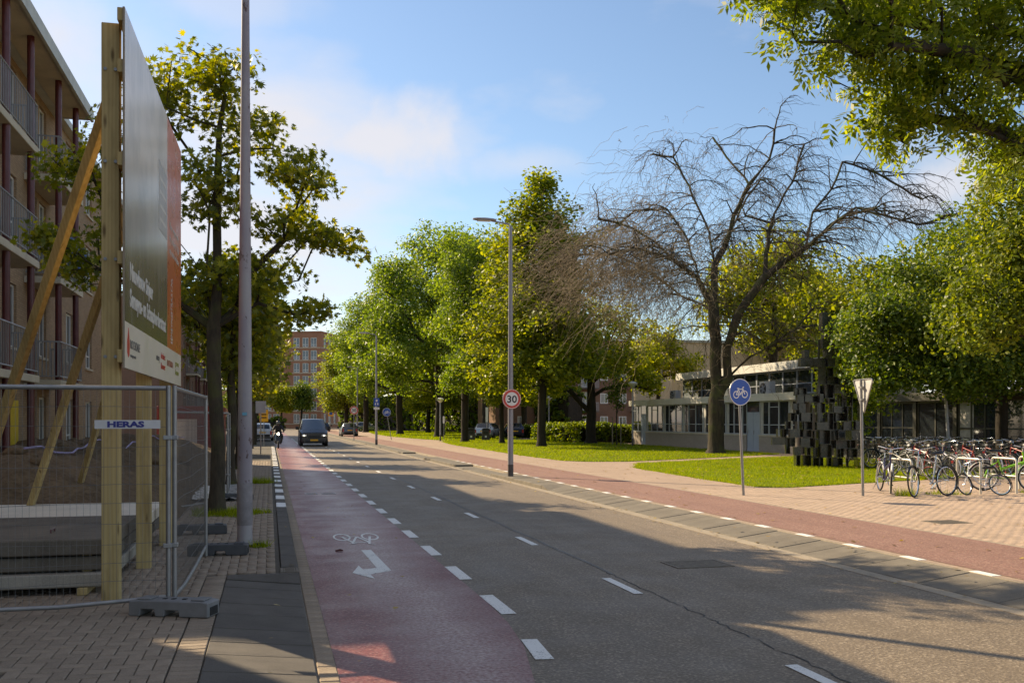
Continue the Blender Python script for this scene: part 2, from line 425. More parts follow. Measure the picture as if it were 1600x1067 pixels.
def text_mesh(name, body, size, mat, parent, M, width=None, bold=0.0, align='LEFT', depth=0.001):
    """flat lettering, its own mesh"""
    cu = bpy.data.curves.new(name, 'FONT'); cu.body = body; cu.size = size; cu.extrude = depth; cu.offset = bold
    cu.align_x = align; cu.resolution_u = 3
    tmp = bpy.data.objects.new(name, cu); COL.objects.link(tmp)
    bpy.context.view_layer.update()
    dg = bpy.context.evaluated_depsgraph_get()
    me = bpy.data.meshes.new_from_object(tmp.evaluated_get(dg)); me.name = name
    bpy.data.objects.remove(tmp); bpy.data.curves.remove(cu)
    if width:
        xs = [v.co.x for v in me.vertices]; w = max(xs)-min(xs); k = width/w
        me.transform(Matrix.Diagonal((k, 1, 1, 1)))
    me.transform(M); me.materials.clear()
    return link_mesh(name, me, mat, parent)

def bike_sign_mb(s=1.0, r=0.022):
    """bicycle pictogram as flat bars in the (a, b) plane, about 1.6 wide"""
    segs = []
    def ring(cx, cy, rad):
        return [(cx+rad*math.cos(a*math.pi/10), cy+rad*math.sin(a*math.pi/10)) for a in range(20)]
    rings = [ring(-0.48, 0, 0.30), ring(0.48, 0, 0.30)]
    lines = [[(-0.48, 0), (-0.22, 0.48)], [(-0.22, 0.48), (0.30, 0.48)], [(-0.20, 0.42), (0.02, 0.0)], [(0.02, 0), (0.30, 0.48)],
             [(-0.48, 0), (0.02, 0)], [(0.48, 0), (0.26, 0.62)], [(0.26, 0.62), (0.42, 0.66)], [(-0.36, 0.56), (-0.12, 0.56)], [(-0.22, 0.48), (-0.25, 0.56)]]
    return rings, lines
def pictogram(mb, M, s, r):
    rings, lines = bike_sign_mb()
    for rg in rings:
        n = len(rg)
        for i in range(n):
            a = rg[i]; b = rg[(i+1) % n]
            mb.bar(M @ Vector((a[0]*s, a[1]*s, 0)), M @ Vector((b[0]*s, b[1]*s, 0)), r, 0.002, M.to_3x3() @ Vector((0, 0, 1)))
    for a, b in lines:
        mb.bar(M @ Vector((a[0]*s, a[1]*s, 0)), M @ Vector((b[0]*s, b[1]*s, 0)), r, 0.0026, M.to_3x3() @ Vector((0, 0, 1)))
# ================================================================== GROUND
rng = random.Random(7); nrng = np.random.default_rng(7)
M_earth = stone_mat('earth', (0.13, 0.105, 0.075), 0.3, 0.7, 0.0)
sheet('ground', [(-500, -300), (700, -300), (700, 900), (-500, 900)], -0.06, M_earth)
sheet('road', [(0.2, -30), (6.9, -30), (6.9, 190), (0.2, 190)], 0.0, M_asph)
sheet('road_crossing', [(-60, 190), (140, 190), (140, 206), (-60, 206)], 0.0, M_asph)
# bike lane, its right edge swinging in towards the kerb near the camera
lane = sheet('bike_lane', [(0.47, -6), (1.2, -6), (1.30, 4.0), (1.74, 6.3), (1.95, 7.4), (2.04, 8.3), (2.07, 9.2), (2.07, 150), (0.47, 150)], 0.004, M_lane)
# painted dashes beside the bike lane, 1 m on, 1 m off
def dash(name, poly, z, mat=M_paint, parent=None):
    mb = MB(); mb.prism(poly, z-0.003, z); return mb.build(name, mat, parent)
road_o = bpy.data.objects['road']
dm = None
for k in range(46):
    y0 = 8.66 + 2.0*k
    if dm is None:
        d0 = dash('lane_dash', [(-0.07, 0), (0.07, 0), (0.07, 0.98), (-0.07, 0.98)], 0.0075, parent=lane); dm = d0.data; o = d0
    else:
        o = bpy.data.objects.new('lane_dash', dm); COL.objects.link(o); o.parent = lane
    o.location = (2.14 + rng.uniform(-.006, .006), y0, 0)
dash('lane_dash', [(1.98, 7.62), (2.11, 7.60), (2.06, 6.94), (1.92, 6.96)], 0.0075, parent=lane)
dm = None
for k in range(18):
    y0 = 6.0 - 0.55 + 4.0*k - 0.1
    if dm is None:
        o = dash('centre_dash', [(-0.05, 0), (0.05, 0), (0.05, 1.0), (-0.05, 1.0)], 0.0075, parent=road_o); dm = o.data
    else:
        o = bpy.data.objects.new('centre_dash', dm); COL.objects.link(o); o.parent = road_o
    o.location = (3.68, y0, 0)
# paving seam: pale strip far off, an open tar crack near by
pts = [3.86 + rng.uniform(-.02, .02) for _ in range(60)]
mb = MB()
for i in range(59):
    ya, yb = 10.6+i*0.9, 11.5+i*0.9
    mb.add([(pts[i]-.025, ya, .004), (pts[i]+.025, ya, .004), (pts[i+1]+.025, yb, .004), (pts[i+1]-.025, yb, .004)], [(0, 1, 2, 3)])
mb.build('joint_seam', M_seam, road_o, fix=False)
mb = MB(); y = 4.5; x = 3.84
while y < 10.8:
    y2 = y+rng.uniform(.06, .14); x2 = 3.84+rng.uniform(-.03, .03); w = rng.uniform(.002, .010)
    mb.add([(x-w, y, .004), (x+w, y, .004), (x2+w, y2, .004), (x2-w, y2, .004)], [(0, 1, 2, 3)]); x, y = x2, y2
mb.build('tar_crack', M_tar, road_o, fix=False)
# bicycle symbol and bent arrow in the lane
mb = MB(); Msym = Matrix(((1, 0, 0, 1.28), (0, -3.1, 0, 14.95), (0, 0, 1, 0.0075), (0, 0, 0, 1)))
rings, lines = bike_sign_mb()
def flat_line(mb, a, b, w, z):
    a = Vector((a[0], a[1], z)); b = Vector((b[0], b[1], z)); mb.bar(a, b, w, 0.003)
for rg in rings:
    n = len(rg)
    P = [(1.28 + x*.48*0.92, 14.95 - y*.48*3.1) for x, y in rg]
    inn = [(1.28 + (cx + (x-cx)*.78)*.48*.92, 14.95 - (y*.78)*.48*3.1) for (x, y), cx in [(q, -.48 if rg is rings[0] else .48) for q in rg]]
    for i in range(n):
        j = (i+1) % n
        mb.add([(P[i][0], P[i][1], .0075), (P[j][0], P[j][1], .0075), (inn[j][0], inn[j][1], .0075), (inn[i][0], inn[i][1], .0075)], [(0, 1, 2, 3)])
for i, (a, b) in enumerate(lines):
    flat_line(mb, (1.28 + a[0]*.44, 14.95 - a[1]*1.49), (1.28 + b[0]*.44, 14.95 - b[1]*1.49), 0.035, 0.0082+i*0.0004)
mb.build('bicycle_symbol', M_paint, lane)
mb = MB()
mb.prism([(1.22, 13.4), (1.355, 13.4), (1.40, 11.5), (1.13, 11.28), (1.15, 10.93), (0.94, 11.42), (1.06, 11.98), (1.085, 11.66), (1.255, 11.74)], 0.0045, 0.0078)
mb.build('turn_arrow', M_paint, lane)
# covers let into the carriageway
M_iron = plain('cast_iron', (0.18, 0.150, 0.115), 0.8, 0.0, 0.3, 12, bump=0.5)
M_ironp = plain('pale_cover', (0.42, 0.36, 0.35), 0.6, 0.2, 0.25, 12, bump=0.4)
def cover(name, x, y, w, l, label, mat, z=0.006, bars=6, rz=0.0):
    t = thing(name, label, 'manhole cover', (x, y, z), rz)
    mb = MB()
    for a, b, c, d in ((-w/2, w/2, -l/2, -l/2+.03), (-w/2, w/2, l/2-.03, l/2), (-w/2, -w/2+.03, -l/2+.0305, l/2-.0305), (w/2-.03, w/2, -l/2+.0305, l/2-.0305)):
        mb.box(a, b, c, d, -0.02, 0.004)
    mb.build('frame', mat, t)
    mb = MB(); mb.box(-w/2+.034, w/2-.034, -l/2+.034, l/2-.034, -0.02, 0.001); mb.build('plate', mat, t)
    for k in range(bars):
        u = -l/2+.06+(l-.12)*k/(bars-1) if bars > 1 else 0
        mb = MB(); mb.box(-w/2+.05, w/2-.05, u-.01, u+.01, 0.0012, 0.005); mb.build('rib', mat, t)
    return t
cover('manhole_cover', 5.14, 11.1, 0.75, 0.55, 'flat rectangular manhole cover in the shaded right traffic lane', M_iron)
cover('manhole_cover', 0.98, 24.0, 0.30, 0.5, 'left one of two pale covers side by side in the red bike lane', M_ironp, z=0.009, bars=4)
cover('manhole_cover', 1.40, 24.0, 0.34, 0.5, 'right one of two pale covers side by side in the red bike lane', M_ironp, z=0.009, bars=4)
cover('drain_grate', 10.85, 13.8, 0.62, 0.5, 'iron drain cover sunk in the pink paving beside the cycle path', M_iron, z=0.108)

# ---------------- left side: pavement of herringbone pavers
pav_l = sheet('pavement_left', [(-30, -30), (0.12, -30), (0.12, 4.4), (-0.45, 4.4), (-0.45, 11.02), (0.12, 11.02), (0.12, 190), (-30, 190)], 0.078, M_joint)
def chamfer_brick(w, l, h=0.03, c=0.006, g=0.0035):
    mb = MB()
    x, y = w/2-g, l/2-g
    V = [(-x,-y,-h),(x,-y,-h),(x,y,-h),(-x,y,-h),(-x,-y,-c),(x,-y,-c),(x,y,-c),(-x,y,-c),(-x+c,-y+c,0),(x-c,-y+c,0),(x-c,y-c,0),(-x+c,y-c,0)]
    mb.add(V, [(0,1,5,4),(1,2,6,5),(2,3,7,6),(3,0,4,7),(4,5,9,8),(5,6,10,9),(6,7,11,10),(7,4,8,11),(8,9,10,11)])
    return mb
U = 0.105
cells = []
for a in range(-60, 6):
    for b in range(50, 400):
        k = (a-b) % 4
        if k == 0: cells.append(((a+1)*U - 0.56+.0, (b+.5)*U, 0))
        elif k == 3: cells.append(((a+.5)*U - 0.56, (b+1)*U, 1))
def in_left(x, y):
    if y < 11.1: return -4.9 < x < (-0.70 if True else 0)
    if y < 14: return -4.9 < x < 0.02
    return -1.8 < x < 0.02
cells = [c for c in cells if in_left(c[0], c[1]) and c[1] > 5.4]
# border course along the ramp
for k in range(53): cells.append((-0.555, 5.45+k*0.105, 2))
def dist(c): return math.hypot(c[0]*0.8+0.8, c[1]-5.2)
cells.sort(key=dist)
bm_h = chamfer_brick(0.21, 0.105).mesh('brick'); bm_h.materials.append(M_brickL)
# the pieces that show largest
def shown(c):
    Z = c[1]*.97+c[0]*.2426; X = -c[1]*.2426+c[0]*.97
    if Z < 1: return False
    px = 800+1515*X/Z; py = 657+1515*1.68/Z
    return -15 < px < 1615 and py < 1085
cov = set()
for x, y, k in cells:
    if k == 2: continue
    a = round((x+.56)/U - (1 if k == 0 else .5)); b = round(y/U - (.5 if k == 0 else 1))
    cov.add((a, b)); cov.add((a+1, b) if k == 0 else (a, b+1))
halves = [((a+.5)*U-.56, (b+.5)*U, 3) for a in (-3, -2) for b in range(52, 105) if (a, b) not in cov]
vis = [c for c in cells if shown(c)]
bm_half = chamfer_brick(0.105, 0.105).mesh('brick'); bm_half.materials.append(M_brickL)
for x, y, k in halves:
    if shown((x, y)):
        o = bpy.data.objects.new('brick', bm_half); COL.objects.link(o); o.parent = pav_l; o.location = (x, y, 0.1+rng.uniform(-.003, .002))
near, rest = vis[:240], vis[240:]
for x, y, k in near:
    o = bpy.data.objects.new('brick', bm_h); COL.objects.link(o); o.parent = pav_l
    o.location = (x, y, 0.1 + rng.uniform(-.003, .002)); o.rotation_euler = (rng.uniform(-.012, .012), rng.uniform(-.012, .012), (0 if k != 1 else math.pi/2) + rng.uniform(-.012, .012))
def brick_field(name, items, proto, mat, parent, z, jit=0.003):
    """many pavers in one mesh"""
    me = proto; nv = len(me.vertices); co = np.empty(nv*3, dtype=np.float32); me.vertices.foreach_get('co', co); co = co.reshape(-1, 3)
    F = np.array([list(p.vertices) for p in me.polygons]); n = len(items)
    A = np.array(items, dtype=np.float32); rot = A[:, 2] + nrng.uniform(-.01, .01, n)
    c, s = np.cos(rot), np.sin(rot)
    V = np.empty((n, nv, 3), dtype=np.float32)
    V[:, :, 0] = co[None, :, 0]*c[:, None] - co[None, :, 1]*s[:, None] + A[:, 0:1]
    V[:, :, 1] = co[None, :, 0]*s[:, None] + co[None, :, 1]*c[:, None] + A[:, 1:2]
    tx = nrng.uniform(-.008, .008, (n, 1))
    V[:, :, 2] = co[None, :, 2] + z + nrng.uniform(-jit, jit*.6, (n, 1)) + tx*co[None, :, 0]
    FF = (F[None] + (np.arange(n)*nv)[:, None, None]).reshape(-1, F.shape[1])
    o = np_mesh(name, V, FF, mat, parent); setp(o, kind='stuff'); return o
brick_field('far_bricks', [(x, y, math.pi/2 if k == 1 else 0) for x, y, k in rest], bm_h, M_brickL, pav_l, 0.1)
# drop-kerb ramp of dark blocks
def slab_block(x0, x1, y0, y1, za, zb, mat, name, parent, g=0.004, c=0.008, h=0.12):
    mb = MB(); x0 += g; x1 -= g; y0 += g; y1 -= g
    V = [(x0,y0,za-h),(x1,y0,zb-h),(x1,y1,zb-h),(x0,y1,za-h),(x0,y0,za-c),(x1,y0,zb-c),(x1,y1,zb-c),(x0,y1,za-c),(x0+c,y0+c,za),(x1-c,y0+c,zb),(x1-c,y1-c,zb),(x0+c,y1-c,za)]
    mb.add(V, [(3,2,1,0),(0,1,5,4),(1,2,6,5),(2,3,7,6),(3,0,4,7),(4,5,9,8),(5,6,10,9),(6,7,11,10),(7,4,8,11),(8,9,10,11)])
    return mb.build(name, mat, parent, fix=False)
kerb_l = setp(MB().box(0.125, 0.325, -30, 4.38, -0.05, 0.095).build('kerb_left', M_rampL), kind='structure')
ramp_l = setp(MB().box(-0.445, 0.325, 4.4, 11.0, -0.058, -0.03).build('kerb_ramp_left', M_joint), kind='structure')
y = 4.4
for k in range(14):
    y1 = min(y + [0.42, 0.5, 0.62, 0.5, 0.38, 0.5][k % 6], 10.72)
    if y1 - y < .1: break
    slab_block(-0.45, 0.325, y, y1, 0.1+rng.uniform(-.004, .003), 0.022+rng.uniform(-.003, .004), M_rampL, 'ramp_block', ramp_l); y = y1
mb = MB(); mb.add([(-.44, 10.73, .1), (.32, 10.73, .022), (.32, 11.0, .1), (-.44, 11.0, .1), (-.44, 10.73, -.04), (.32, 10.73, -.04), (.32, 11.0, -.04), (-.44, 11.0, -.04)],
       [(0,1,2,3),(0,4,5,1),(1,5,6,2),(2,6,7,3),(3,7,4,0)]); mb.build('end_block', M_rampL, ramp_l)
# kerb stones beyond the ramp: dark, then every other one painted white
cover('drain_grate', 0.22, 11.24, 0.2, 0.34, 'small street drain in the kerb beside the dark ramp', M_iron, z=0.094, bars=5)
y = 11.5; k = 0
kme = {}
while y < 64:
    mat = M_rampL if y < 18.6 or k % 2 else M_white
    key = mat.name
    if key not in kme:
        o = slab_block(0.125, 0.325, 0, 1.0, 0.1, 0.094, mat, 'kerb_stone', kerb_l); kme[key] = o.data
    else:
        o = bpy.data.objects.new('kerb_stone', kme[key]); COL.objects.link(o); o.parent = kerb_l
    o.location = (0, y, rng.uniform(-.004, .004)); y += 1.0; k += 1
MB().box(0.125, 0.325, 64, 190, -0.05, 0.096).build('far_kerb', M_rampL, kerb_l)
# gutter course between kerb and lane
gut = setp(MB().box(0.327, 0.475, -30, 190, -0.07, -0.012).build('gutter', M_joint), kind='structure')
gme = None; y = 5.2
far = []
while y < 60:
    if y < 21:
        if gme is None:
            o = slab_block(-.073, .073, -.1, .1, 0.012, 0.008, M_gut, 'gutter_stone', gut, h=.06); gme = o.data
        else:
            o = bpy.data.objects.new('gutter_stone', gme); COL.objects.link(o); o.parent = gut
        o.location = (0.401, y, rng.uniform(-.003, .003)); o.rotation_euler = (0, rng.uniform(-.02, .02), rng.uniform(-.015, .015))
    else: far.append((0.401, y, 0.0))
    y += 0.2
brick_field('far_gutter_stones', far, gme, M_gut, gut, 0.0)

# ---------------- right side
M_pavR = None
def paver_mat(name, c1, c2, mortar):
    t = NT(name); v = t.coord()
    b = t.n('ShaderNodeTexBrick'); t.l(v, b.inputs['Vector']); b.inputs['Scale'].default_value = 1
    b.inputs['Brick Width'].default_value = 0.21; b.inputs['Row Height'].default_value = 0.105; b.inputs['Mortar Size'].default_value = 0.004
    b.inputs['Color1'].default_value = (*c1, 1); b.inputs['Color2'].default_value = (*c2, 1); b.inputs['Mortar'].default_value = (*mortar, 1)
    n = t.noise(v, 0.7, 6, 0.65)
    c = t.mix(t.math('MULTIPLY', t.ramp(n, [(0.4, 0.0), (0.7, 1.0)]), 0.4), b.outputs['Color'], tuple(q*.6 for q in c1))
    t.pbr(c, 0.85, 0, t.bump(b.outputs['Fac'], -0.4, 0.006), 0.3); MATS[name] = t.mat; return t.mat
M_pavR = paver_mat('pink_pavement', (0.44, 0.32, 0.24), (0.36, 0.26, 0.195), (0.20, 0.15, 0.11))
pav_r = sheet('pavement_right', [(7.6, -30), (80, -30), (80, 150), (60, 190), (7.6, 190)], 0.1035, M_pavR)
path_poly = [(7.7, -30), (9.62, -30), (9.62, 60), (9.7, 90), (10.2, 150), (10.8, 189), (8.6, 189), (8.0, 150), (7.7, 90)]
sheet('cycle_path', path_poly, 0.108, M_path)
items = []
for i in range(74):
    for j in range(150):
        x = 9.81+i*0.2105+(0.105 if j % 2 else 0); y = 8.2+j*0.1055
        if x < 17.2 and y < 23.5 and (y < 21.6 or x > 12): items.append((x, y, 0.0))
def shownR(c):
    Z = c[1]*.97+c[0]*.2426; X = -c[1]*.2426+c[0]*.97
    px = 800+1515*X/Z; return px < 1625
items = [c for c in items if shownR(c)]
bm_r = chamfer_brick(0.21, 0.105, .03, .0015, .0018).mesh('brick'); brick_field('pavement_bricks', items, bm_r, M_brickR, pav_r, 0.106, 0.0008)
# edging between path and paving
MB().box(9.625, 9.695, -30, 60, 0.05, 0.108).build('edging', M_kerbc, pav_r)
# right-hand gutter, ramp blocks and pale kerb
setp(MB().box(6.66, 6.86, -30, 190, -0.05, 0.005).build('gutter_right', M_kerbc), kind='structure')
ramp_r = setp(MB().box(6.86, 7.55, -30, 23.6, -0.05, -0.015).build('kerb_ramp_right', M_joint), kind='structure')
rme = None; y = 5.0
while y < 23.5:
    if rme is None:
        o = slab_block(6.865, 7.55, 0, 0.6, 0.012, 0.1, M_rampR, 'ramp_block', ramp_r); rme = o.data
    else:
        o = bpy.data.objects.new('ramp_block', rme); COL.objects.link(o); o.parent = ramp_r
    o.location = (0, y, rng.uniform(-.004, .004)); y += 0.6
# raised end of the ramp, then a plain kerb
mb = MB(); mb.add([(6.87, 23.6, .012), (7.54, 23.6, .1), (7.54, 24.3, .104), (6.87, 24.3, .104), (6.87, 23.6, -.04), (7.54, 23.6, -.04), (7.54, 24.3, -.04), (6.87, 24.3, -.04)],
       [(0,1,2,3),(0,4,5,1),(1,5,6,2),(2,6,7,3),(3,7,4,0)]); mb.build('end_block', M_rampR, ramp_r)
kerb_r = setp(MB().box(7.555, 7.69, -30, 189, 0.03, 0.102).build('kerb_right', M_kerbc), kind='structure')
wme = None; y = 5.2
while y < 40:
    if wme is None:
        o = MB().box(7.56, 7.685, 0, 0.36, 0.09, 0.1065).build('painted_stone', M_white, kerb_r); wme = o.data
    else:
        o = bpy.data.objects.new('painted_stone', wme); COL.objects.link(o); o.parent = kerb_r
    o.location = (0, y, 0); y += 1.23
kme2 = None; y = 24.32
while y < 80:
    skip = (29.5 < y < 36) or (44 < y < 51)
    if kme2 is None:
        o = slab_block(6.865, 7.55, 0, 1.0, 0.1, 0.104, M_rampR, 'kerb_stone', kerb_r); kme2 = o.data
    else:
        o = bpy.data.objects.new('kerb_stone', kme2); COL.objects.link(o); o.parent = kerb_r
    o.location = (0, y, -0.07 if skip else rng.uniform(-.004, .004)); y += 1.0
MB().box(6.87, 7.545, 80.4, 189, -0.05, 0.098).build('far_kerb', M_rampR, kerb_r)

# ---------------- lawns
def grass_mat():
    t = NT('grass'); v = t.coord(); f = t.math('ADD', t.math('MULTIPLY', isl(t), .45), t.math('MULTIPLY', t.math('ADD', t.noise(v, 0.55, 5, .65), t.noise(v, 2.6, 4, .65)), .36))
    c = t.ramp(f, [(0.25, (0.10, 0.15, 0.008)), (0.55, (0.21, 0.27, 0.012)), (0.85, (0.38, 0.39, 0.03))])
    p = t.n('ShaderNodeBsdfPrincipled'); t.l(c, p.inputs['Base Color']); p.inputs['Roughness'].default_value = 0.7; p.inputs['Specular IOR Level'].default_value = 0.08
    tr = t.n('ShaderNodeBsdfTranslucent'); t.l(t.mix(1.0, c, (1.5, 1.5, .6), 'MULTIPLY'), tr.inputs[0]); m = t.n('ShaderNodeMixShader'); m.inputs[0].default_value = .5
    t.l(p.outputs[0], m.inputs[1]); t.l(tr.outputs[0], m.inputs[2]); t.l(m.outputs[0], t.out.inputs[0]); MATS['grass'] = t.mat; return t.mat
M_grass = grass_mat()
M_turf = plain('turf', (0.13, 0.17, 0.012), 0.9, 0, 0.35, 2.5, 0.08, 0.6)
def pts_in_poly(poly, n):
    P = np.array(poly); lo, hi = P.min(0), P.max(0); out = []
    tot = 0
    while tot < n:
        q = nrng.uniform(lo, hi, (n*2, 2)); ins = np.zeros(len(q), bool); j = len(P)-1
        for i in range(len(P)):
            xi, yi = P[i]; xj, yj = P[j]
            ins ^= ((yi > q[:, 1]) != (yj > q[:, 1])) & (q[:, 0] < (xj-xi)*(q[:, 1]-yi)/(yj-yi+1e-9)+xi); j = i
        q = q[ins]; out.append(q); tot += len(q)
    return np.concatenate(out)[:n]
def blades(name, poly, n, h, w, z, parent=None, mat=None):
    q = pts_in_poly(poly, n); a = nrng.uniform(0, 2*np.pi, n); hh = h*nrng.uniform(.4, 1.4, n)*(1+.45*np.sin(q[:, 0]*1.9+1.3*np.sin(q[:, 1]*1.1))*np.sin(q[:, 1]*1.6+q[:, 0]*.7)); ln = nrng.normal(0, .45, (n, 2))*hh[:, None]
    b = np.zeros((n, 3)); b[:, :2] = q; b[:, 2] = z
    d = np.stack([np.cos(a), np.sin(a), np.zeros(n)], 1)*(w*nrng.uniform(.6, 1.3, n))[:, None]
    tip = b.copy(); tip[:, :2] += ln; tip[:, 2] += hh
    V = np.stack([b-d, b+d, tip], 1).reshape(-1, 3); F = np.arange(n*3).reshape(-1, 3)
    o = np_mesh(name, V, F, mat or M_grass, parent); setp(o, kind='stuff'); return o
def lawn(name, poly, nb, h, w):
    o = sheet(name, poly, 0.125, M_turf, thick=0.05)
    blades('grass_blades', poly, nb, h, w, 0.122, o)
    # ragged rim: tufts creeping over the paving
    n = int(nb*.12); P = np.array(poly+[poly[0]]); seg = np.linalg.norm(P[1:]-P[:-1], axis=1); k = nrng.choice(len(seg), n, p=seg/seg.sum()); f = nrng.uniform(0, 1, (n, 1))
    q = P[k]+(P[k+1]-P[k])*f; q += nrng.normal(0, .05, (n, 2))*(1+1.2*np.sin(q[:, 0]*3.1+q[:, 1]*2.3))[:, None]
    a = nrng.uniform(0, 2*np.pi, n); hh = h*nrng.uniform(.4, 1.5, n); b = np.column_stack([q, np.full(n, .108)]); d = np.stack([np.cos(a), np.sin(a), np.zeros(n)], 1)*w
    tip = b.copy(); tip[:, :2] += nrng.normal(0, .6, (n, 2))*hh[:, None]; tip[:, 2] += hh
    setp(np_mesh('rim_tufts', np.stack([b-d, b+d, tip], 1).reshape(-1, 3), np.arange(n*3).reshape(-1, 3), M_grass, o), kind='stuff'); return o
lawnA = [(12.5, 32.0), (12.0, 25), (11.95, 22.15), (12.6, 21.85), (17.0, 23.5), (26, 26.6), (25.0, 41), (19.2, 38.3), (13.8, 35.2)]
lawn('lawn_sculpture', lawnA, 70000, 0.06, 0.006)
lawnB = [(13.3, 76), (12.3, 66), (12.0, 54), (11.75, 44), (11.9, 38.6), (12.6, 37.6), (14.2, 37.3), (18.0, 39.4), (24.6, 43.6), (24.6, 66), (22, 82), (16, 82)]
lawn('lawn_trees', lawnB, 60000, 0.07, 0.010)
lawnC = [(14.6, 79), (22, 86), (30, 110), (30, 150), (16, 170), (12.6, 120), (12.4, 100), (13.4, 86)]
lawn('lawn_far', lawnC, 25000, 0.1, 0.03)
# weeds at the foot of racks, posts and tree
wp = []
def tuft(name, cx, cy, rad, n, h, label):
    poly = [(cx+rad*math.cos(a)*rng.uniform(.6, 1.2), cy+rad*math.sin(a)*rng.uniform(.6, 1.2)) for a in [i*math.pi/5 for i in range(10)]]
    o = blades(name, poly, n, h, 0.006, 0.1); o['label'] = label; return o
tuft('weeds', -0.12, 13.35, 0.14, 90, 0.08, 'grass tuft at the foot of the tall left lamp post')
tuft('weeds', -0.75, 18.2, 0.75, 1500, 0.11, 'grass patch round the foot of the street maple')
tuft('weeds', -0.4, 27.0, 0.6, 700, 0.12, 'grass patch in the second tree pit along the left kerb')
tuft('weeds', 13.75, 18.85, 0.25, 200, 0.15, 'weeds round the first bike stand')
tuft('weeds', 15.0, 19.0, 0.5, 260, 0.09, 'weeds between the bike stands')
tuft('weeds', 17.1, 18.9, 0.3, 180, 0.15, 'weeds by the green bicycle')
# ================================================================== BUILDINGS
M_bA = brick_mat('brown_brick', (0.30, 0.195, 0.115), (0.42, 0.285, 0.17), (0.15, 0.12, 0.09))
M_bB = brick_mat('dark_brick', (0.20, 0.105, 0.07), (0.25, 0.135, 0.088), (0.19, 0.15, 0.12))
M_bT = brick_mat('red_brick', (0.36, 0.15, 0.085), (0.42, 0.19, 0.11), (0.30, 0.22, 0.17))
M_beige = stone_mat('beige_render', (0.62, 0.50, 0.36), 0.12, 0.6, 0.0)
M_wframe = plain('white_frame', (0.72, 0.71, 0.67), 0.45, 0, 0.06, 3)
M_gframe = plain('grey_frame', (0.36, 0.39, 0.42), 0.45, 0.1, 0.08, 3)
M_cream = stone_mat('cream_concrete', (0.50, 0.44, 0.33), 0.18, 1.2, 0.0)
M_fascia = plain('weathered_fascia', (0.47, 0.49, 0.44), 0.6, 0, 0.18, 2)
M_oxblood = plain('oxblood_paint', (0.11, 0.022, 0.022), 0.4, 0, 0.2, 4)
M_roof = stone_mat('roof_felt', (0.09, 0.088, 0.085), 0.2, 2, 0)
M_rail = plain('railing_grey', (.27, .27, .27), .5, .2, .1, 4)
M_curt = plain('curtain', (0.42, 0.40, 0.36), 0.9, 0, 0.25, 3)

class Face:
    """a wall plane: u along it, z up, d out of it (in the building's own space)"""
    def __init__(s, o, ud, nd): s.o = Vector(o); s.u = Vector(ud); s.n = Vector(nd)
    def P(s, u, z, d=0.0): return s.o + s.u*u + s.n*d + Vector((0, 0, z))
    def box(s, mb, u0, u1, z0, z1, d0, d1, m=0):
        V = [s.P(u, z, d) for z in (z0, z1) for u, d in ((u0, d0), (u1, d0), (u1, d1), (u0, d1))]
        return mb.add(V, [(3,2,1,0),(4,5,6,7),(0,1,5,4),(1,2,6,5),(2,3,7,6),(3,0,4,7)], m)
    def wall(s, mb, u0, u1, z0, z1, holes, rev=0.14):
        us = sorted({u0, u1} | {h[i] for h in holes for i in (0, 1)}); zs = sorted({z0, z1} | {h[i] for h in holes for i in (2, 3)})
        for a, b in zip(us, us[1:]):
            for c, d in zip(zs, zs[1:]):
                mu, mz = (a+b)/2, (c+d)/2
                if any(h[0] < mu < h[1] and h[2] < mz < h[3] for h in holes): continue
                mb.add([s.P(a, c), s.P(b, c), s.P(b, d), s.P(a, d)], [(0, 1, 2, 3)])
        for h in holes:
            a, b, c, d = h[:4]
            mb.add([s.P(a, c), s.P(b, c), s.P(b, d), s.P(a, d), s.P(a, c, -rev), s.P(b, c, -rev), s.P(b, d, -rev), s.P(a, d, -rev)],
                   [(0, 4, 5, 1), (1, 5, 6, 2), (2, 6, 7, 3), (3, 7, 4, 0)])
    def window(s, parent, u0, u1, z0, z1, fm, gm=None, vbars=(0.5,), hbars=(), fw=0.06, dep=-0.10, sill=None, curtain=False, name='window'):
        mb = MB(); e = 0.002
        s.box(mb, u0+e, u1-e, z0+e, z0+fw, dep-.04, dep+.03); s.box(mb, u0+e, u1-e, z1-fw, z1-e, dep-.04, dep+.03)
        s.box(mb, u0+e, u0+fw, z0+fw, z1-fw, dep-.04, dep+.03); s.box(mb, u1-fw, u1-e, z0+fw, z1-fw, dep-.04, dep+.03)
        for v in vbars:
            c = u0+(u1-u0)*v; s.box(mb, c-fw*.45, c+fw*.45, z0+fw, z1-fw, dep-.035, dep+.026)
        for h in hbars:
            c = z0+(z1-z0)*h; s.box(mb, u0+fw, u1-fw, c-fw*.4, c+fw*.4, dep-.03, dep+.022)
        w = mb.build(name, fm, parent, fix=False)
        vb = [0]+list(vbars)+[1]
        for a, b in zip(vb, vb[1:]):
            mb = MB(); s.box(mb, u0+(u1-u0)*a+fw*.4, u0+(u1-u0)*b-fw*.4, z0+fw*.6, z1-fw*.6, dep-.012, dep-.004); mb.build('pane', gm or M_glass, w, fix=False)
        if curtain:
            mb = MB(); s.box(mb, u0+fw, u0+(u1-u0)*.38, z0+fw, z1-fw, dep-.003, dep-.0005); mb.build('curtain', M_curt, w, fix=False)
        if sill is not None:
            mb = MB(); s.box(mb, u0-.05, u1+.05, z0-.07, z0-.002, -.02, .05); mb.build('sill', sill, w, fix=False)
        return w

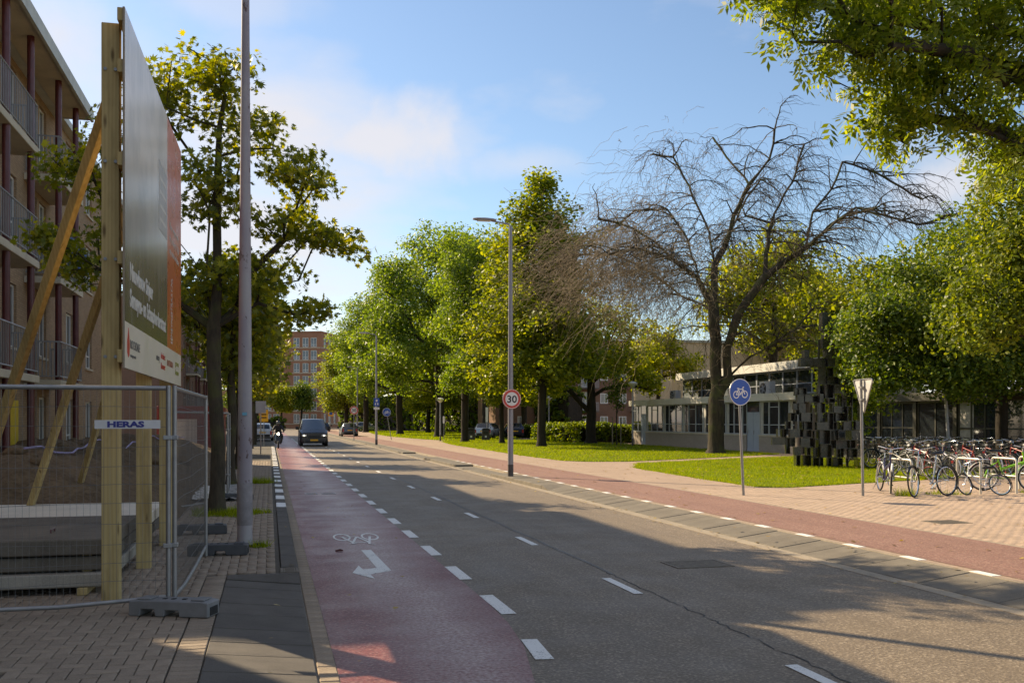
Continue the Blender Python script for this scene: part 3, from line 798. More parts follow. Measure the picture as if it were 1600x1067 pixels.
def apartment(name, label, x, y0, y1, H, bays, cols, wins, eave, brick, back=10.0, ghost=False, yellow=None):
    t = thing(name, label, 'apartment building', (x, y0, 0)); F = Face((0, 0, 0), (0, 1, 0), (1, 0, 0)); L = y1-y0
    fl = [0.05, 2.85, 5.62, 8.36]
    holes = []
    for f in fl:
        for (a, b) in bays: holes.append((a-y0+.5, a-y0+1.5, f+.1, f+2.4, 'door')); holes.append((a-y0+1.8, b-y0-.5, f+.75, f+2.4, 'win'))
        for (c, w) in wins: holes.append((c-y0-w/2, c-y0+w/2, f+.80, f+2.42, 'win'))
    mb = MB(); F.wall(mb, 0, L, 0, H, holes)
    G = Face((-back, L, 0), (1, 0, 0), (0, 1, 0)); mb.add([(0, L, 0), (-back, L, 0), (-back, L, H), (0, L, H)], [(0, 1, 2, 3)])
    mb.add([(-back, 0, 0), (0, 0, 0), (0, 0, H), (-back, 0, H)], [(0, 1, 2, 3)]); mb.add([(-back, L, 0), (-back, 0, 0), (-back, 0, H), (-back, L, H)], [(0, 1, 2, 3)])
    mb.build('wall', brick, t, fix=False)
    for i, (a, b, c, d, k) in enumerate(holes):
        if ghost: 
            mb = MB(); F.box(mb, a, b, c, d, -.12, -.1); mb.build('pane', M_glass, t, fix=False); continue
        if k == 'door': F.window(t, a, b, c, d, M_wframe, vbars=(), hbars=(.35,), name='balcony_door')
        else: F.window(t, a, b, c, d, M_wframe, vbars=(.5,), hbars=(.28,) if i % 3 else (), sill=M_cream, curtain=(i % 4 == 1))
    mb = MB(); mb.box(-back-.2, .25, -.02, L+.02, H+.002, H+.22); r = mb.build('roof', M_fascia, t)
    mb = MB(); mb.box(-back-.1, .15, .1, L-.1, H+.225, H+.26); mb.build('felt', M_roof, r)
    if eave:
        a, b = eave[0]-y0, eave[1]-y0
        mb = MB(); mb.box(.26, 1.05, a, b, H-.02, H+.1); e = mb.build('eave', M_cream, t)
        mb = MB(); mb.box(1.054, 1.13, a-.03, b+.03, H-.1, H+.24); mb.build('fascia', M_fascia, e)
        mb = MB(); mb.box(.26, 1.05, b+.002, b+.03, H-.05, H+.2); mb.build('end_fascia', M_fascia, e)
    for f in fl[1:]:
        for (a, b) in bays:
            mb = MB(); mb.box(.002, .92, a-y0, b-y0, f-.16, f+.02); bal = mb.build('balcony', M_cream, t, bevel=.01)
            mb = MB()
            mb.tube([(.03, a-y0+.04, f+1.05), (.88, a-y0+.04, f+1.05), (.88, b-y0-.04, f+1.05), (.03, b-y0-.04, f+1.05)], .022, 6)
            mb.tube([(.03, a-y0+.04, f+.12), (.88, a-y0+.04, f+.12), (.88, b-y0-.04, f+.12), (.03, b-y0-.04, f+.12)], .018, 6)
            n = int((b-a)/.15)
            for k in range(n+1):
                yy = a-y0+.04+(b-a-.08)*k/n; mb.box(.872, .886, yy-.010, yy+.010, f+.12, f+1.05)
            for k in range(9):
                xx = .06+.78*k/8
                for ye in (a-y0+.04, b-y0-.04): mb.box(xx-.016, xx+.016, ye-.008, ye+.008, f+.12, f+1.05)
            mb.build('railing', M_rail, bal, fix=False)
    for c in cols:
        mb = MB(); mb.tube([(.80, c-y0, 0), (.80, c-y0, H-.02)], .085, 12); mb.build('column', M_oxblood, t, smooth=True)
    if yellow:
        mb = MB(); F.box(mb, yellow-y0, yellow-y0+.8, .1, 2.3, .01, .06); d = mb.build('door', plain('yellow_door', (.6, .42, .03), .5), t)
        mb = MB(); F.box(mb, yellow-y0+.66, yellow-y0+.72, 1.0, 1.15, .062, .09); mb.build('handle', M_galv, d)
    return t
apartment('apartment_building', 'brown brick apartment block with steel balconies behind the billboard', -6.35, 21.6, 45.5, 11.0, [(21.6, 25.7), (28.2, 31.4)], [23.1, 25.35, 28.5, 30.9],
          [(27.0, .9), (34.3, 1.1), (37.8, 1.2), (42.9, 1.2)], (21.8, 31.9), M_bA, yellow=26.6)
apartment('apartment_building', 'farther dark brick apartment block seen between the maple trunks', -6.6, 80, 128, 11.4, [(83, 87), (93, 97), (104, 108)], [83.4, 86.6, 93.4, 96.6],
          [(81.5, 1), (90, 1.2), (100, 1.2), (112, 1.2), (118, 1.2), (124, 1.2)], (80, 98), M_bB)
apartment('apartment_building', 'unseen brown brick block added left of the camera to shade the street', -7.0, -40, 15.7, 11.4, [], [], [(-30+7*k, 1.2) for k in range(6)], None, M_bA, ghost=True)  # off-view block, added only to cast shade on the near ground
# blue cloth over a balcony railing
nb = 14; mb = MB()
for k in range(nb+1):
    y = 29.0+2.3*k/nb
    for z in np.linspace(6.05, 6.93, 6):
        mb.v.append((-5.40+.05*math.sin(k*1.9)+.04*math.sin(k*.9+z*5)+ (6.93-z)*.03, y+.03*math.sin(z*7), z))
for k in range(nb):
    for j in range(5): mb.f.append((k*6+j, (k+1)*6+j, (k+1)*6+j+1, k*6+j+1)); mb.mi.append(0)
o = mb.build('cloth', plain('blue_tarp', (.02, .12, .42), .5, 0, .35, 5), None, smooth=True, fix=False)
md = o.modifiers.new('thick', 'SOLIDIFY'); md.thickness = .012
setp(o, 'crumpled blue cloth hung over the second floor balcony railing', 'cloth')

# ---------------- low pavilion with a glazed front
t = thing('school_pavilion', 'low flat-roofed pavilion with long glazed front behind the bare tree', 'building', (25.5, 66, .09))
F = Face((0, 0, 0), (0, -1, 0), (-1, 0, 0))
M_pl = brick_mat('grey_brick', (.34, .29, .23), (.40, .34, .28), (.27, .24, .2))
M_board = plain('silver_boards', (.62, .60, .54), .55, 0, .1, 1.5)
M_doorg = plain('blue_grey_door', (.30, .35, .42), .5, 0, .08, 2)
doors = [(1.6, 2.5), (17.3, 18.7)]
mb = MB(); a = 0
for d0, d1 in doors+[(22.6, 22.6)]:
    if d0 > a: F.box(mb, a, d0, 0, .86, -.3, 0)
    a = d1
mb.build('plinth', M_pl, t, fix=False)
mb = MB(); a = 0
for d0, d1 in doors+[(22.6, 22.6)]:
    if d0 > a: F.box(mb, a-.02, d0+.02, .862, .93, -.3, .05)
    a = d1
mb.build('plinth_cap', M_cream, t, fix=False)
u = 0.0; k = 0
while u < 22.3:
    u1 = min(u+1.02, 22.6)
    dr = [d for d in doors if d[0] < (u+u1)/2 < d[1]]
    if dr: u = dr[0][1]; continue
    nx = [d for d in doors if d[0] > u-.01]
    if nx and u1 > nx[0][0]: u1 = nx[0][0]
    if u1-u > .2: F.window(t, u, u1, .932, 2.72, M_gframe, vbars=(), hbars=(.30,) if k % 3 else (.30, .82), fw=.055, dep=-.06, curtain=(k % 3 == 2))
    u = u1; k += 1
for d0, d1 in doors:
    for i in range(2 if d1-d0 > 1.2 else 1):
        w = (d1-d0)/(2 if d1-d0 > 1.2 else 1); mb = MB(); F.box(mb, d0+i*w+.01, d0+(i+1)*w-.01, .01, 2.15, -.1, -.04); dd = mb.build('door', M_doorg, t, bevel=.01)
        mb = MB(); F.box(mb, d0+i*w+.06, d0+i*w+.10, .95, 1.15, -.038, -.01); mb.build('handle', M_galv, dd)
    mb = MB(); F.box(mb, d0+.01, d1-.01, 2.16, 2.72, -.09, -.05); mb.build('transom_pane', M_glass, t, fix=False)
for k in range(6):
    mb = MB(); F.box(mb, -.15+3.82*k, -.15+3.82*(k+1)-.01, 2.73, 3.12, -.1, .22); mb.build('fascia_board', M_board, t, fix=False)
mb = MB(); F.box(mb, -.1, 22.7, 2.74, 3.05, -9, -.12); mb.build('roof', M_roof, t, fix=False)
mb = MB(); F.box(mb, 0, 22.6, 0, 2.73, -9, -.7); mb.build('core', M_pl, t, fix=False)
mb = MB(); mb.add([F.P(0, 0, 0), F.P(0, 2.73, 0), F.P(0, 2.73, -9), F.P(0, 0, -9)], [(0, 1, 2, 3)]); mb.build('end_wall', M_pl, t, fix=False)
# clerestory storey
for k in range(12):
    F.window(t, 1.5+1.55*k, 1.5+1.55*(k+1)-.02, 3.2, 4.55, M_gframe, vbars=(), hbars=(.42,), fw=.06, dep=-3.3)
mb = MB(); F.box(mb, 1.5, 20.1, 3.1, 4.56, -9, -3.42); mb.build('clerestory_core', M_pl, t, fix=False)
for k in range(5):
    mb = MB(); F.box(mb, 1.2+3.85*k, 1.2+3.85*(k+1)-.01, 4.57, 5.05, -3.4, -2.85); mb.build('upper_fascia_board', M_board, t, fix=False)
mb = MB(); F.box(mb, 1.2, 20.4, 4.6, 4.98, -9.2, -3.405); mb.build('upper_roof', M_roof, t, fix=False)
# outdoor air-conditioner units on the lower roof
def ac(u, d, s, label):
    p = F.P(u, 0, d) + Vector((25.5, 66, 0)); a = thing('air_conditioner', label, 'air conditioner', (p.x, p.y, 3.15), 0, 'air conditioners on the pavilion roof')
    MB().box(-.2, .2, -.5*s, .5*s, .05, .75*s).build('case', plain('ac_grey', (.5, .5, .48), .5), a, bevel=.015)
    mb = MB(); mb.tube([(-.2, .12, .4*s), (-.225, .12, .4*s)], .29*s, 20); mb.build('fan_guard', M_black, a)
    mb = MB()
    for k in range(5):
        an = k*2*math.pi/5; mb.bar((-.228, .12, .4*s), (-.228, .12+.24*s*math.cos(an), .4*s+.24*s*math.sin(an)), .09*s, .006, (1, 0, 0))
    mb.build('fan_blades', M_gframe, a)
    for yy in (-.35, .35): MB().box(-.18, .18, yy-.03, yy+.03, -.1, .05).build('foot', M_black, a)
ac(2.6, -2.2, 1.0, 'grey outdoor air conditioner on the pavilion roof beside the beige wall')
ac(15.6, -2.2, 1.15, 'larger grey air conditioner on the pavilion roof beside the clerestory windows')

# ---------------- glazed wing behind the bicycles, shade painted into its olive tones
t = thing('glazed_wing', 'olive glazed school wing, darkened by painted-in shade, behind the parked bicycles', 'building', (26.6, 43.2, .09))
M_olive_shade = plain('olive_shade_frame', (.045, .042, .028), .6, 0, .2, 3); F = Face((0, 0, 0), (0, -1, 0), (-1, 0, 0))
mb = MB(); F.box(mb, 0, 20, 0, .8, -.3, 0); mb.build('plinth', brick_mat('olive_shade_brick', (.09, .08, .055), (.12, .10, .07), (.07, .06, .05)), t, fix=False)
for k in range(8):
    F.window(t, 2.5*k, 2.5*k+2.28, .802, 2.5, M_olive_shade, vbars=(.5,) if k % 2 else (.33, .66), hbars=(.34,) if k % 3 else (), fw=.08, dep=-.06, curtain=(k % 3 == 1))
    mb = MB(); F.box(mb, 2.5*k+2.285, 2.5*k+2.495, .802, 2.5, -.2, .03); mb.build('pillar', M_olive_shade, t, fix=False)
mb = MB(); F.box(mb, -.1, 20.2, 2.505, 2.85, -8, .3); mb.build('roof', M_olive_shade, t, fix=False)
mb = MB(); F.box(mb, 0, 20, 0, 2.5, -8, -.8); mb.build('core', M_olive_shade, t, fix=False)
# ---------------- beige block behind
t = thing('beige_building', 'beige rendered building with sunlit blank wall behind the pavilion', 'building', (32, 83, 0))
F = Face((0, 0, 0), (0, -1, 0), (-1, 0, 0)); hol = [(.7, 1.1, 5.5, 6.4), (6.8, 7.6, 5.1, 6.4)]
mb = MB(); F.wall(mb, 0, 9, 0, 8.2, hol); mb.add([(0, 0, 0), (0, 0, 8.2), (14, 0, 8.2), (14, 0, 0)], [(0, 1, 2, 3)]); mb.add([(0, -9, 0), (14, -9, 0), (14, -9, 8.2), (0, -9, 8.2)], [(0, 1, 2, 3)])
mb.build('wall', M_beige, t, fix=False)
for h in hol: F.window(t, *h, M_gframe, vbars=(), fw=.07)
MB().box(-.15, 14.1, -9.1, .1, 8.202, 8.4).build('roof', M_fascia, t)

# ---------------- brick flats facing us behind the hedge
t = thing('brick_flats', 'dark brick flats with white windows behind the hedge', 'apartment building', (26, 112, 0))
F = Face((0, 0, 0), (1, 0, 0), (0, -1, 0)); hol = []
for f in (.15, 2.95, 5.75, 8.5):
    for c, w in ((3.2, 1.0), (5.4, 1.0), (8.6, .8), (13.6, 1.0), (16.0, 1.0), (20.4, 1.0), (23.2, 1.0)): hol.append((c-w/2, c+w/2, f+.9, f+2.15))
    for c in (11.2, 18.3): hol.append((c-.5, c+.5, f+.1, f+2.3))
mb = MB(); F.wall(mb, 0, 26, 0, 11.5, hol); mb.add([(0, 0, 0), (0, 0, 11.5), (0, 10, 11.5), (0, 10, 0)], [(0, 1, 2, 3)]); mb.build('wall', M_bB, t, fix=False)
for h in hol: F.window(t, *h, M_wframe, vbars=(.5,) if h[1]-h[0] > .9 else (), fw=.10, dep=-.05, curtain=rng.random() < .4)
MB().box(-.3, 26.3, -.4, 10, 11.505, 11.8).build('roof', M_fascia, t)
for f in (2.95, 5.75, 8.5):
    for c in (11.2, 18.3):
        b = MB().box(c-1.3, c+1.3, -1.3, -.005, f-.15, f).build('balcony', M_concd, t)
        mb = MB()
        for k in range(19): mb.box(c-1.28+k*.142-.02, c-1.28+k*.142+.02, -1.29, -1.27, f, f+1.0)
        mb.bar((c-1.3, -1.28, f+1.0), (c+1.3, -1.28, f+1.0), .05, .05); mb.build('railing', M_gframe, b)

# ---------------- brick tower at the end of the street
t = thing('brick_tower', 'seven storey red brick tower at the end of the street', 'building', (11.6, 229, 0), R(-24))
H = 22.2; F = Face((-16, 0, 0), (1, 0, 0), (0, -1, 0)); hol = []
for k in range(7):
    z = 1.2+2.95*k
    for c in (3.0, 5.0, 10.0, 12.2, 14.2): hol.append((c-.75, c+.75, z, z+2.15))
mb = MB(); F.wall(mb, 0, 16, 0, H, hol, .2)
F2 = Face((0, 0, 0), (0, 1, 0), (1, 0, 0)); hol2 = []
for k in range(7):
    z = 1.2+2.95*k
    for c in (2.6, 5.6, 9.0): hol2.append((c-.75, c+.75, z, z+2.15))
F2.wall(mb, 0, 12, 0, H, hol2, .2); mb.build('wall', M_bT, t, fix=False)
M_tglass = glass_mat('tower_glass', (.10, .12, .15), .08)
for h in hol: F.window(t, *h, M_wframe, M_tglass, vbars=(.5,), hbars=(.25,), fw=.12)
for h in hol2: F2.window(t, *h, M_wframe, M_tglass, vbars=(.5,), fw=.12)
mb = MB()
for k in range(7):
    z = 1.2+2.95*k; F.box(mb, .1, 15.9, z-.28, z-.1, .005, .05); F2.box(mb, .1, 11.9, z-.28, z-.1, .005, .05)
mb.build('string_course', M_cream, t, fix=False)
MB().box(-16.1, .1, -.1, 12.1, H+.003, H+.35).build('parapet', M_bT, t)
MB().box(-30, -16.02, -1, 12, 0, 9).build('annex', M_bT, t)
# ================================================================== BUILDING SITE ON THE LEFT
# ---------------- billboard
t = thing('billboard', 'tall building-site billboard on yellow timber posts, white band at the bottom', 'billboard', (-1.28, 9.43, .1), R(-.85))
L = 4.9; B0 = 2.16; B1 = 5.45
def print_glare_mat():
    t = NT('billboard_print_glare'); v = t.coord(); x, y, z = t.sep(v)
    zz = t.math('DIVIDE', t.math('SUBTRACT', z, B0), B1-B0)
    base = t.ramp(zz, [(.12, (.12, .095, .055)), (.35, (.24, .195, .135)), (.52, (.50, .43, .34)), (.70, (.80, .72, .62))])  # print tones, with sky glare painted in as the pale top
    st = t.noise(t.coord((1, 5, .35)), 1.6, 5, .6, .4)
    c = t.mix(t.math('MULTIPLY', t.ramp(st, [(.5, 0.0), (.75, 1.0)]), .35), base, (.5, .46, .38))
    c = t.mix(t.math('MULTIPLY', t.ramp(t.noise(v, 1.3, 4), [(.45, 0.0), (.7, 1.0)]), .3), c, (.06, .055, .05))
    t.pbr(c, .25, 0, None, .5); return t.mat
M_print_glare = print_glare_mat()
M_orange = plain('orange_print', (.66, .16, .055), .3, 0, .06, 1.5)
M_wprint = plain('white_print', (.80, .72, .60), .36, 0, .06, 1.0)
M_letter = plain('letter_white', (.72, .70, .64), .45, 0, .04, 1.0)
M_greyt = plain('letter_grey', (.16, .15, .14), .5)
pan = MB().box(-.018, 0, 0, L, B0, B1).build('panel', plain('board_back', (.30, .24, .17), .7), t)
def patch(name, y0, y1, z0, z1, d, mat):
    return MB().box(.0005, d, y0, y1, z0, z1).build(name, mat, pan, fix=False)
patch('picture', 0.003, L*.67, B0+.43, B1-.003, .0025, M_print_glare)
patch('orange_stripe', L*.67, L-.003, B0+.43, B1-.003, .0028, M_orange)
patch('white_band', 0.003, L-.003, B0+.003, B0+.43, .0026, M_wprint)
patch('text_sheet', L*.50, L*.655, B0+1.75, B1-.75, .0045, plain('pale_sheet', (.50, .49, .46), .4))
for k in range(4): patch('text_line', L*.52, L*.64, B1-.95-k*.16, B1-.91-k*.16, .0060, M_letter)
TM = lambda y, z, d=.0052: Matrix(((0, 0, 1, d), (1, 0, 0, y), (0, 1, 0, z), (0, 0, 0, 1)))
text_mesh('lettering', 'Nieuwbouw Sinjeur', .23, M_letter, pan, TM(.28, B0+.85), width=1.62, bold=.007)
text_mesh('lettering', 'Semeyns- en Schaapherderstraat', .23, M_letter, pan, TM(.28, B0+.60), width=2.82, bold=.007)
text_mesh('lettering', 'ROCHDALE', .12, M_greyt, pan, TM(.30, B0+.20), width=.62)
text_mesh('lettering', 'woningcorporatie', .05, M_greyt, pan, TM(.30, B0+.12), width=.36)
TMr = lambda y, z: Matrix(((0, 0, 1, .0052), (0, -1, 0, y), (1, 0, 0, z), (0, 0, 0, 1)))
text_mesh('lettering', 'SEMEYNSSTRAAT.NL', .26, M_letter, pan, TMr(L*.78, B0+.50), width=.85)
for k in range(3): text_mesh('lettering', ['Meer weten over', 'dit project? Kijk', 'op onze website'][k], .13, M_letter, pan, TM(L*.71, B0+1.95-k*.16), width=1.1)
for i, (body, col, y, z, w) in enumerate([('Architect', M_red, 2.62, .25, .42), ('Bouwer', M_red, 2.62, .13, .42), ('ontwerp', M_greyt, 2.2, .21, .28), ('INTERRA', plain('logo_brown', (.45, .12, .05), .5), 3.25, .20, .62), ('groen', plain('logo_olive', (.35, .34, .05), .5), 4.15, .25, .42), ('bouw', MATS['logo_olive'], 4.15, .13, .42)]):
    text_mesh('lettering', body, .11, col, pan, TM(y, B0+z), width=w)
mb = MB(); mb.prism([(.20, .62), (.265, .42), (.25, .29), (.19, .25), (.13, .31), (.125, .44)], .003, .006, Matrix(((0, 0, 1, 0), (1, 0, 0, 0), (0, .75, 0, B0-.08), (0, 0, 0, 1)))); mb.build('logo_drop', M_red, pan)
for k, z in enumerate((B0+.05, B0+.95, B0+1.85, B0+2.7, B1-.12)):
    MB().box(-.068, -.020, .02, L-.02, z, z+.12).build('rail', M_timber, t, bevel=.004)
for y, dx in ((.22, 0), (2.35, 0), (4.45, 0)):
    MB().box(-.225, -.070, y-.07, y+.07, -.03, B1-.10).build('post', M_timber, t, bevel=.005)
for z in (B0+.11, B0+1.01, B0+1.91, B0+2.76):
    for dx in (-.19, -.10): MB().tube([(dx, .148, z), (dx, .138, z)], .016, 8).build('bolt', M_galv, t)
for y, zt, fx, fy, fz in ((.22, 4.75, -2.47, 3.77, .2), (2.35, 4.65, -2.22, 5.77, .2), (4.45, 4.8, -2.12, 8.57, .2)):
    MB().bar((-.16, y+.08, zt), (fx, fy, fz), .075, .17, (0, 1, 0)).build('brace', M_timber, t, bevel=.004)
# ---------------- concrete slabs on timber bearers
def slab(label, x0, x1, y0, y1, z0, z1, mat, rz=0.0):
    t = thing('concrete_slab', label, 'concrete slab', ((x0+x1)/2, (y0+y1)/2, z0), rz, 'concrete slabs stacked behind the site fence')
    w, l, h = (x1-x0)/2, (y1-y0)/2, z1-z0
    mb = MB(); mb.box(-w, w, -l, l, .0, h); o = mb.build('slab', mat, t, bevel=.012)
    for s in (-1, 1):
        mb = MB(); mb.tube([(s*w*.6, -l*.5, h-.004), (s*w*.6, -l*.5, h+.03), (s*w*.6, -l*.35, h+.03), (s*w*.6, -l*.35, h-.004)], .008, 5); mb.build('lifting_loop', M_oxblood, t)
slab('top dark concrete slab of the near stack behind the fence', -4.6, -1.56, 10.15, 12.6, .475, .63, M_concd)
slab('middle dark concrete slab of the near stack behind the fence', -4.6, -1.58, 10.2, 12.6, .32, .455, M_concd)
slab('lowest pale concrete slab of the near stack behind the fence', -4.6, -1.55, 10.1, 12.6, .17, .30, M_conc)
slab('top pale concrete slab of the far stack behind the fence', -4.5, -1.5, 12.95, 15.1, .43, .585, stone_mat('new_concrete', (.68, .62, .52), .12, 1.6, .05))
slab('lower concrete slab of the far stack behind the fence', -4.5, -1.52, 12.95, 15.1, .26, .40, M_concd)
def bearer(x, y0, y1, z0, z1, label):
    o = MB().box(-.045, .045, (y0-y1)/2, (y1-y0)/2, 0, z1-z0).build('timber_bearer', M_timber, None, bevel=.004); o.location = (x, (y0+y1)/2, z0); setp(o, label, 'timber', 'timber bearers under the slabs')
bearer(-1.75, 10.05, 12.55, .1, .168, 'timber bearer under the right end of the near slab stack')
bearer(-3.9, 10.05, 12.55, .1, .168, 'timber bearer under the left end of the near slab stack')
bearer(-1.72, 12.98, 15.05, .1, .258, 'timber bearer under the right end of the far slab stack')
bearer(-3.9, 12.98, 15.05, .1, .258, 'timber bearer under the left end of the far slab stack')
for x in (-1.74, -3.9):
    bearer(x, 10.25, 12.4, .302, .318, 'thin lath between slabs of the near stack at its %s end' % ('right' if x > -2 else 'left'))
    bearer(x, 10.25, 12.4, .457, .473, 'thin lath under the top slab of the near stack at its %s end' % ('right' if x > -2 else 'left'))
    bearer(x, 13.0, 15.0, .402, .428, 'thin lath between slabs of the far stack at its %s end' % ('right' if x > -2 else 'left'))
# ---------------- dug soil along the facade
def soil_mat():
    t = NT('soil'); v = t.coord(); f = t.noise(v, 2.2, 8, .7); g = t.noise(v, 14, 6, .7)
    c = t.mix(t.ramp(f, [(.3, 0.0), (.7, 1.0)]), (.13, .088, .052), (.24, .165, .10)); c = t.mix(t.math('MULTIPLY', t.ramp(g, [(.45, 0.0), (.7, 1.0)]), .6), c, (.055, .038, .025))
    t.pbr(c, .95, 0, t.bump(t.math('ADD', f, g), .9, .06), .15); return t.mat
M_soil = soil_mat()
nx, ny = 60, 170
X, Y = np.meshgrid(np.linspace(-7.7, -1.2, nx), np.linspace(15.3, 48, ny), indexing='ij')
from mathutils import noise as mn
prof = np.clip((X+7.7)/1.2, 0, 1)*np.clip((-1.5-X)/2.6, 0, 1)
ends = np.clip((Y-15.3)/2.0, 0, 1)*np.clip((48-Y)/4, 0, 1)
Zs = np.empty_like(X)
for i in range(nx):
    for j in range(ny):
        p = Vector((X[i, j], Y[i, j], 0)); Zs[i, j] = .30*mn.noise(p*.45)+.16*mn.noise(p*1.3)+.07*mn.noise(p*3.7)+.045*mn.noise(p*8)+.02*mn.noise(p*17)
Zs = .05+prof**.7*ends*(0.95+Zs)+ .03*(prof > 0)*ends
idx = np.arange(nx*ny).reshape(nx, ny)
Fq = np.stack([idx[:-1, :-1], idx[1:, :-1], idx[1:, 1:], idx[:-1, 1:]], -1).reshape(-1, 4)
o = np_mesh('soil_heap', np.stack([X, Y, Zs], -1), Fq, M_soil, None, True); setp(o, 'long heap of dug brown soil along the brick facade', 'soil heap')
def soil_z(x, y):
    i = int(round((x+7.7)/6.5*(nx-1))); j = int(round((y-15.3)/32.7*(ny-1))); return float(Zs[min(max(i, 0), nx-1), min(max(j, 0), ny-1)])
# lilac conduit lying on the soil
pts = []
for k in range(30):
    y = 20.5+k*.75; x = -4.6+1.0*k/29+.2*math.sin(k*.5); pts.append((x, y, max(soil_z(x+dx, y+dy) for dx in (-.2, 0, .2) for dy in (-.4, 0, .4))+.05))
o = MB().tube(pts, .022, 6).build('conduit', plain('lilac_plastic', (.36, .30, .52), .45), None, smooth=True); setp(o, 'lilac plastic conduit lying along the soil heap', 'pipe')
# clods and paving rubble
for k in range(16):
    x = rng.uniform(-5.8, -2.4); y = 16.5+k*.9; s = rng.uniform(.10, .26)
    bm = bmesh.new(); bmesh.ops.create_icosphere(bm, subdivisions=2, radius=s)
    for v in bm.verts: v.co *= 1+.35*mn.noise(v.co*6+Vector((k*3, 0, 0))); v.co.z *= .6
    me = bpy.data.meshes.new('soil_clod'); bm.to_mesh(me); bm.free(); o = link_mesh('soil_clod', me, M_soil, None, True); o.location = (x, y, soil_z(x, y)+s*.1)
    setp(o, '%s soil lump from the near end of the dug heap' % ['first', 'second', 'third', 'fourth', 'fifth', 'sixth', 'seventh', 'eighth', 'ninth', 'tenth', 'eleventh', 'twelfth', 'thirteenth', 'fourteenth', 'fifteenth', 'sixteenth'][k], 'soil lump', 'lumps on the soil heap')
# plastic sheet lying on wet ground
mb = MB(); n = 12
for i in range(n):
    for j in range(n): mb.v.append((-1.9+i*.11+.05*math.sin(j*2.0), 21+j*.42+.1*math.sin(i*1.3), .13+.05*abs(math.sin(i*1.7+j*1.1))))
for i in range(n-1):
    for j in range(n-1): mb.f.append((i*n+j, (i+1)*n+j, (i+1)*n+j+1, i*n+j+1)); mb.mi.append(0)
o = mb.build('plastic_sheet', plain('crumpled_plastic', (.42, .40, .38), .3, 0, .3, 3), None, smooth=True, fix=False); setp(o, 'crumpled pale plastic sheet on the ground behind the mesh fence', 'plastic sheet')
# red site container with white posters
t = thing('site_container', 'red site container with white posters seen behind the mesh fence', 'container', (-3.6, 47, .1))
MB().box(-1.4, 1.4, 0, 5.6, 0, 2.35).build('box', plain('container_red', (.24, .035, .03), .55, 0, .2, 1.2), t, bevel=.02)
for k in range(13): MB().box(-1.38+k*.215, -1.38+k*.215+.10, -.03, -.002, .12, 2.2).build('corrugation', MATS['container_red'], t, fix=False)
MB().box(-1.3, .35, -.05, -.032, .5, 1.75).build('poster', plain('poster_white', (.62, .56, .54), .5, 0, .12, 2), t)
MB().box(-1.15, -.75, -.056, -.051, .7, 1.3).build('poster_mark', M_red, t)
# ---------------- mesh fence panels and their feet
def fence_panel(label, a, b, z0=.2, H=1.98, tilt=0.0, sign=False, kind='mesh'):
    a = Vector((*a, 0)); b = Vector((*b, 0)); d = b-a; W = d.length; ang = math.atan2(d.y, d.x)
    t = thing('site_fence', label, 'mesh fence', (a.x, a.y, z0-.09), ang, 'mesh site fence panels')
    mb = MB(); mb.tube([(0, 0, 0), (0, 0, H)], .021, 10); mb.build('post', M_galv, t, smooth=True)
    mb = MB(); mb.tube([(W, 0, 0), (W, 0, H)], .021, 10); mb.build('post', M_galv, t, smooth=True)
    mb = MB(); mb.tube([(0.02, 0, H-.025), (W-.02, 0, H-.025)], .021, 10); mb.build('top_rail', M_galv, t, smooth=True)
    mb = MB(); mb.tube([(.02, 0, .12), (W*.25, .0, .075), (W*.6, 0, .085), (W-.02, 0, .12)], .019, 10); mb.build('bottom_rail', M_galv, t, smooth=True)
    nv = int(W/.0525)
    mb = MB()
    for k in range(1, nv):
        x = W*k/nv; mb.tube([(x, .004, .10), (x, .004, H-.03)], .0014, 3, caps=False)
    mb.build('upright_wires', M_wire, t, fix=False)
    for k in range(1, 11):
        z = .10+(H-.13)*k/11
        mb = MB(); mb.tube([(0, -.003, z)]+[(W*q/8, -.003+.006*math.sin(q*1.7+k), z+.012*math.sin(q*.9+k*1.3)) for q in range(1, 8)]+[(W, -.003, z)], .002, 4); mb.build('cross_wire', M_wire, t, fix=False)
    for z in (.55, 1.5):
        mb = MB(); mb.box(-.03, .045, -.03, .03, z, z+.04); mb.build('clamp', M_galv, t, bevel=.006)
    return t
fp = fence_panel('mesh fence panel facing the camera in front of the slab stacks', (-.865, 9.03), (-4.36, 8.86))
sg = MB().box(.065, .60, .012, .016, 1.60, 1.675).build('name_plate', plain('plate_white', (.62, .62, .62), .5), fp)
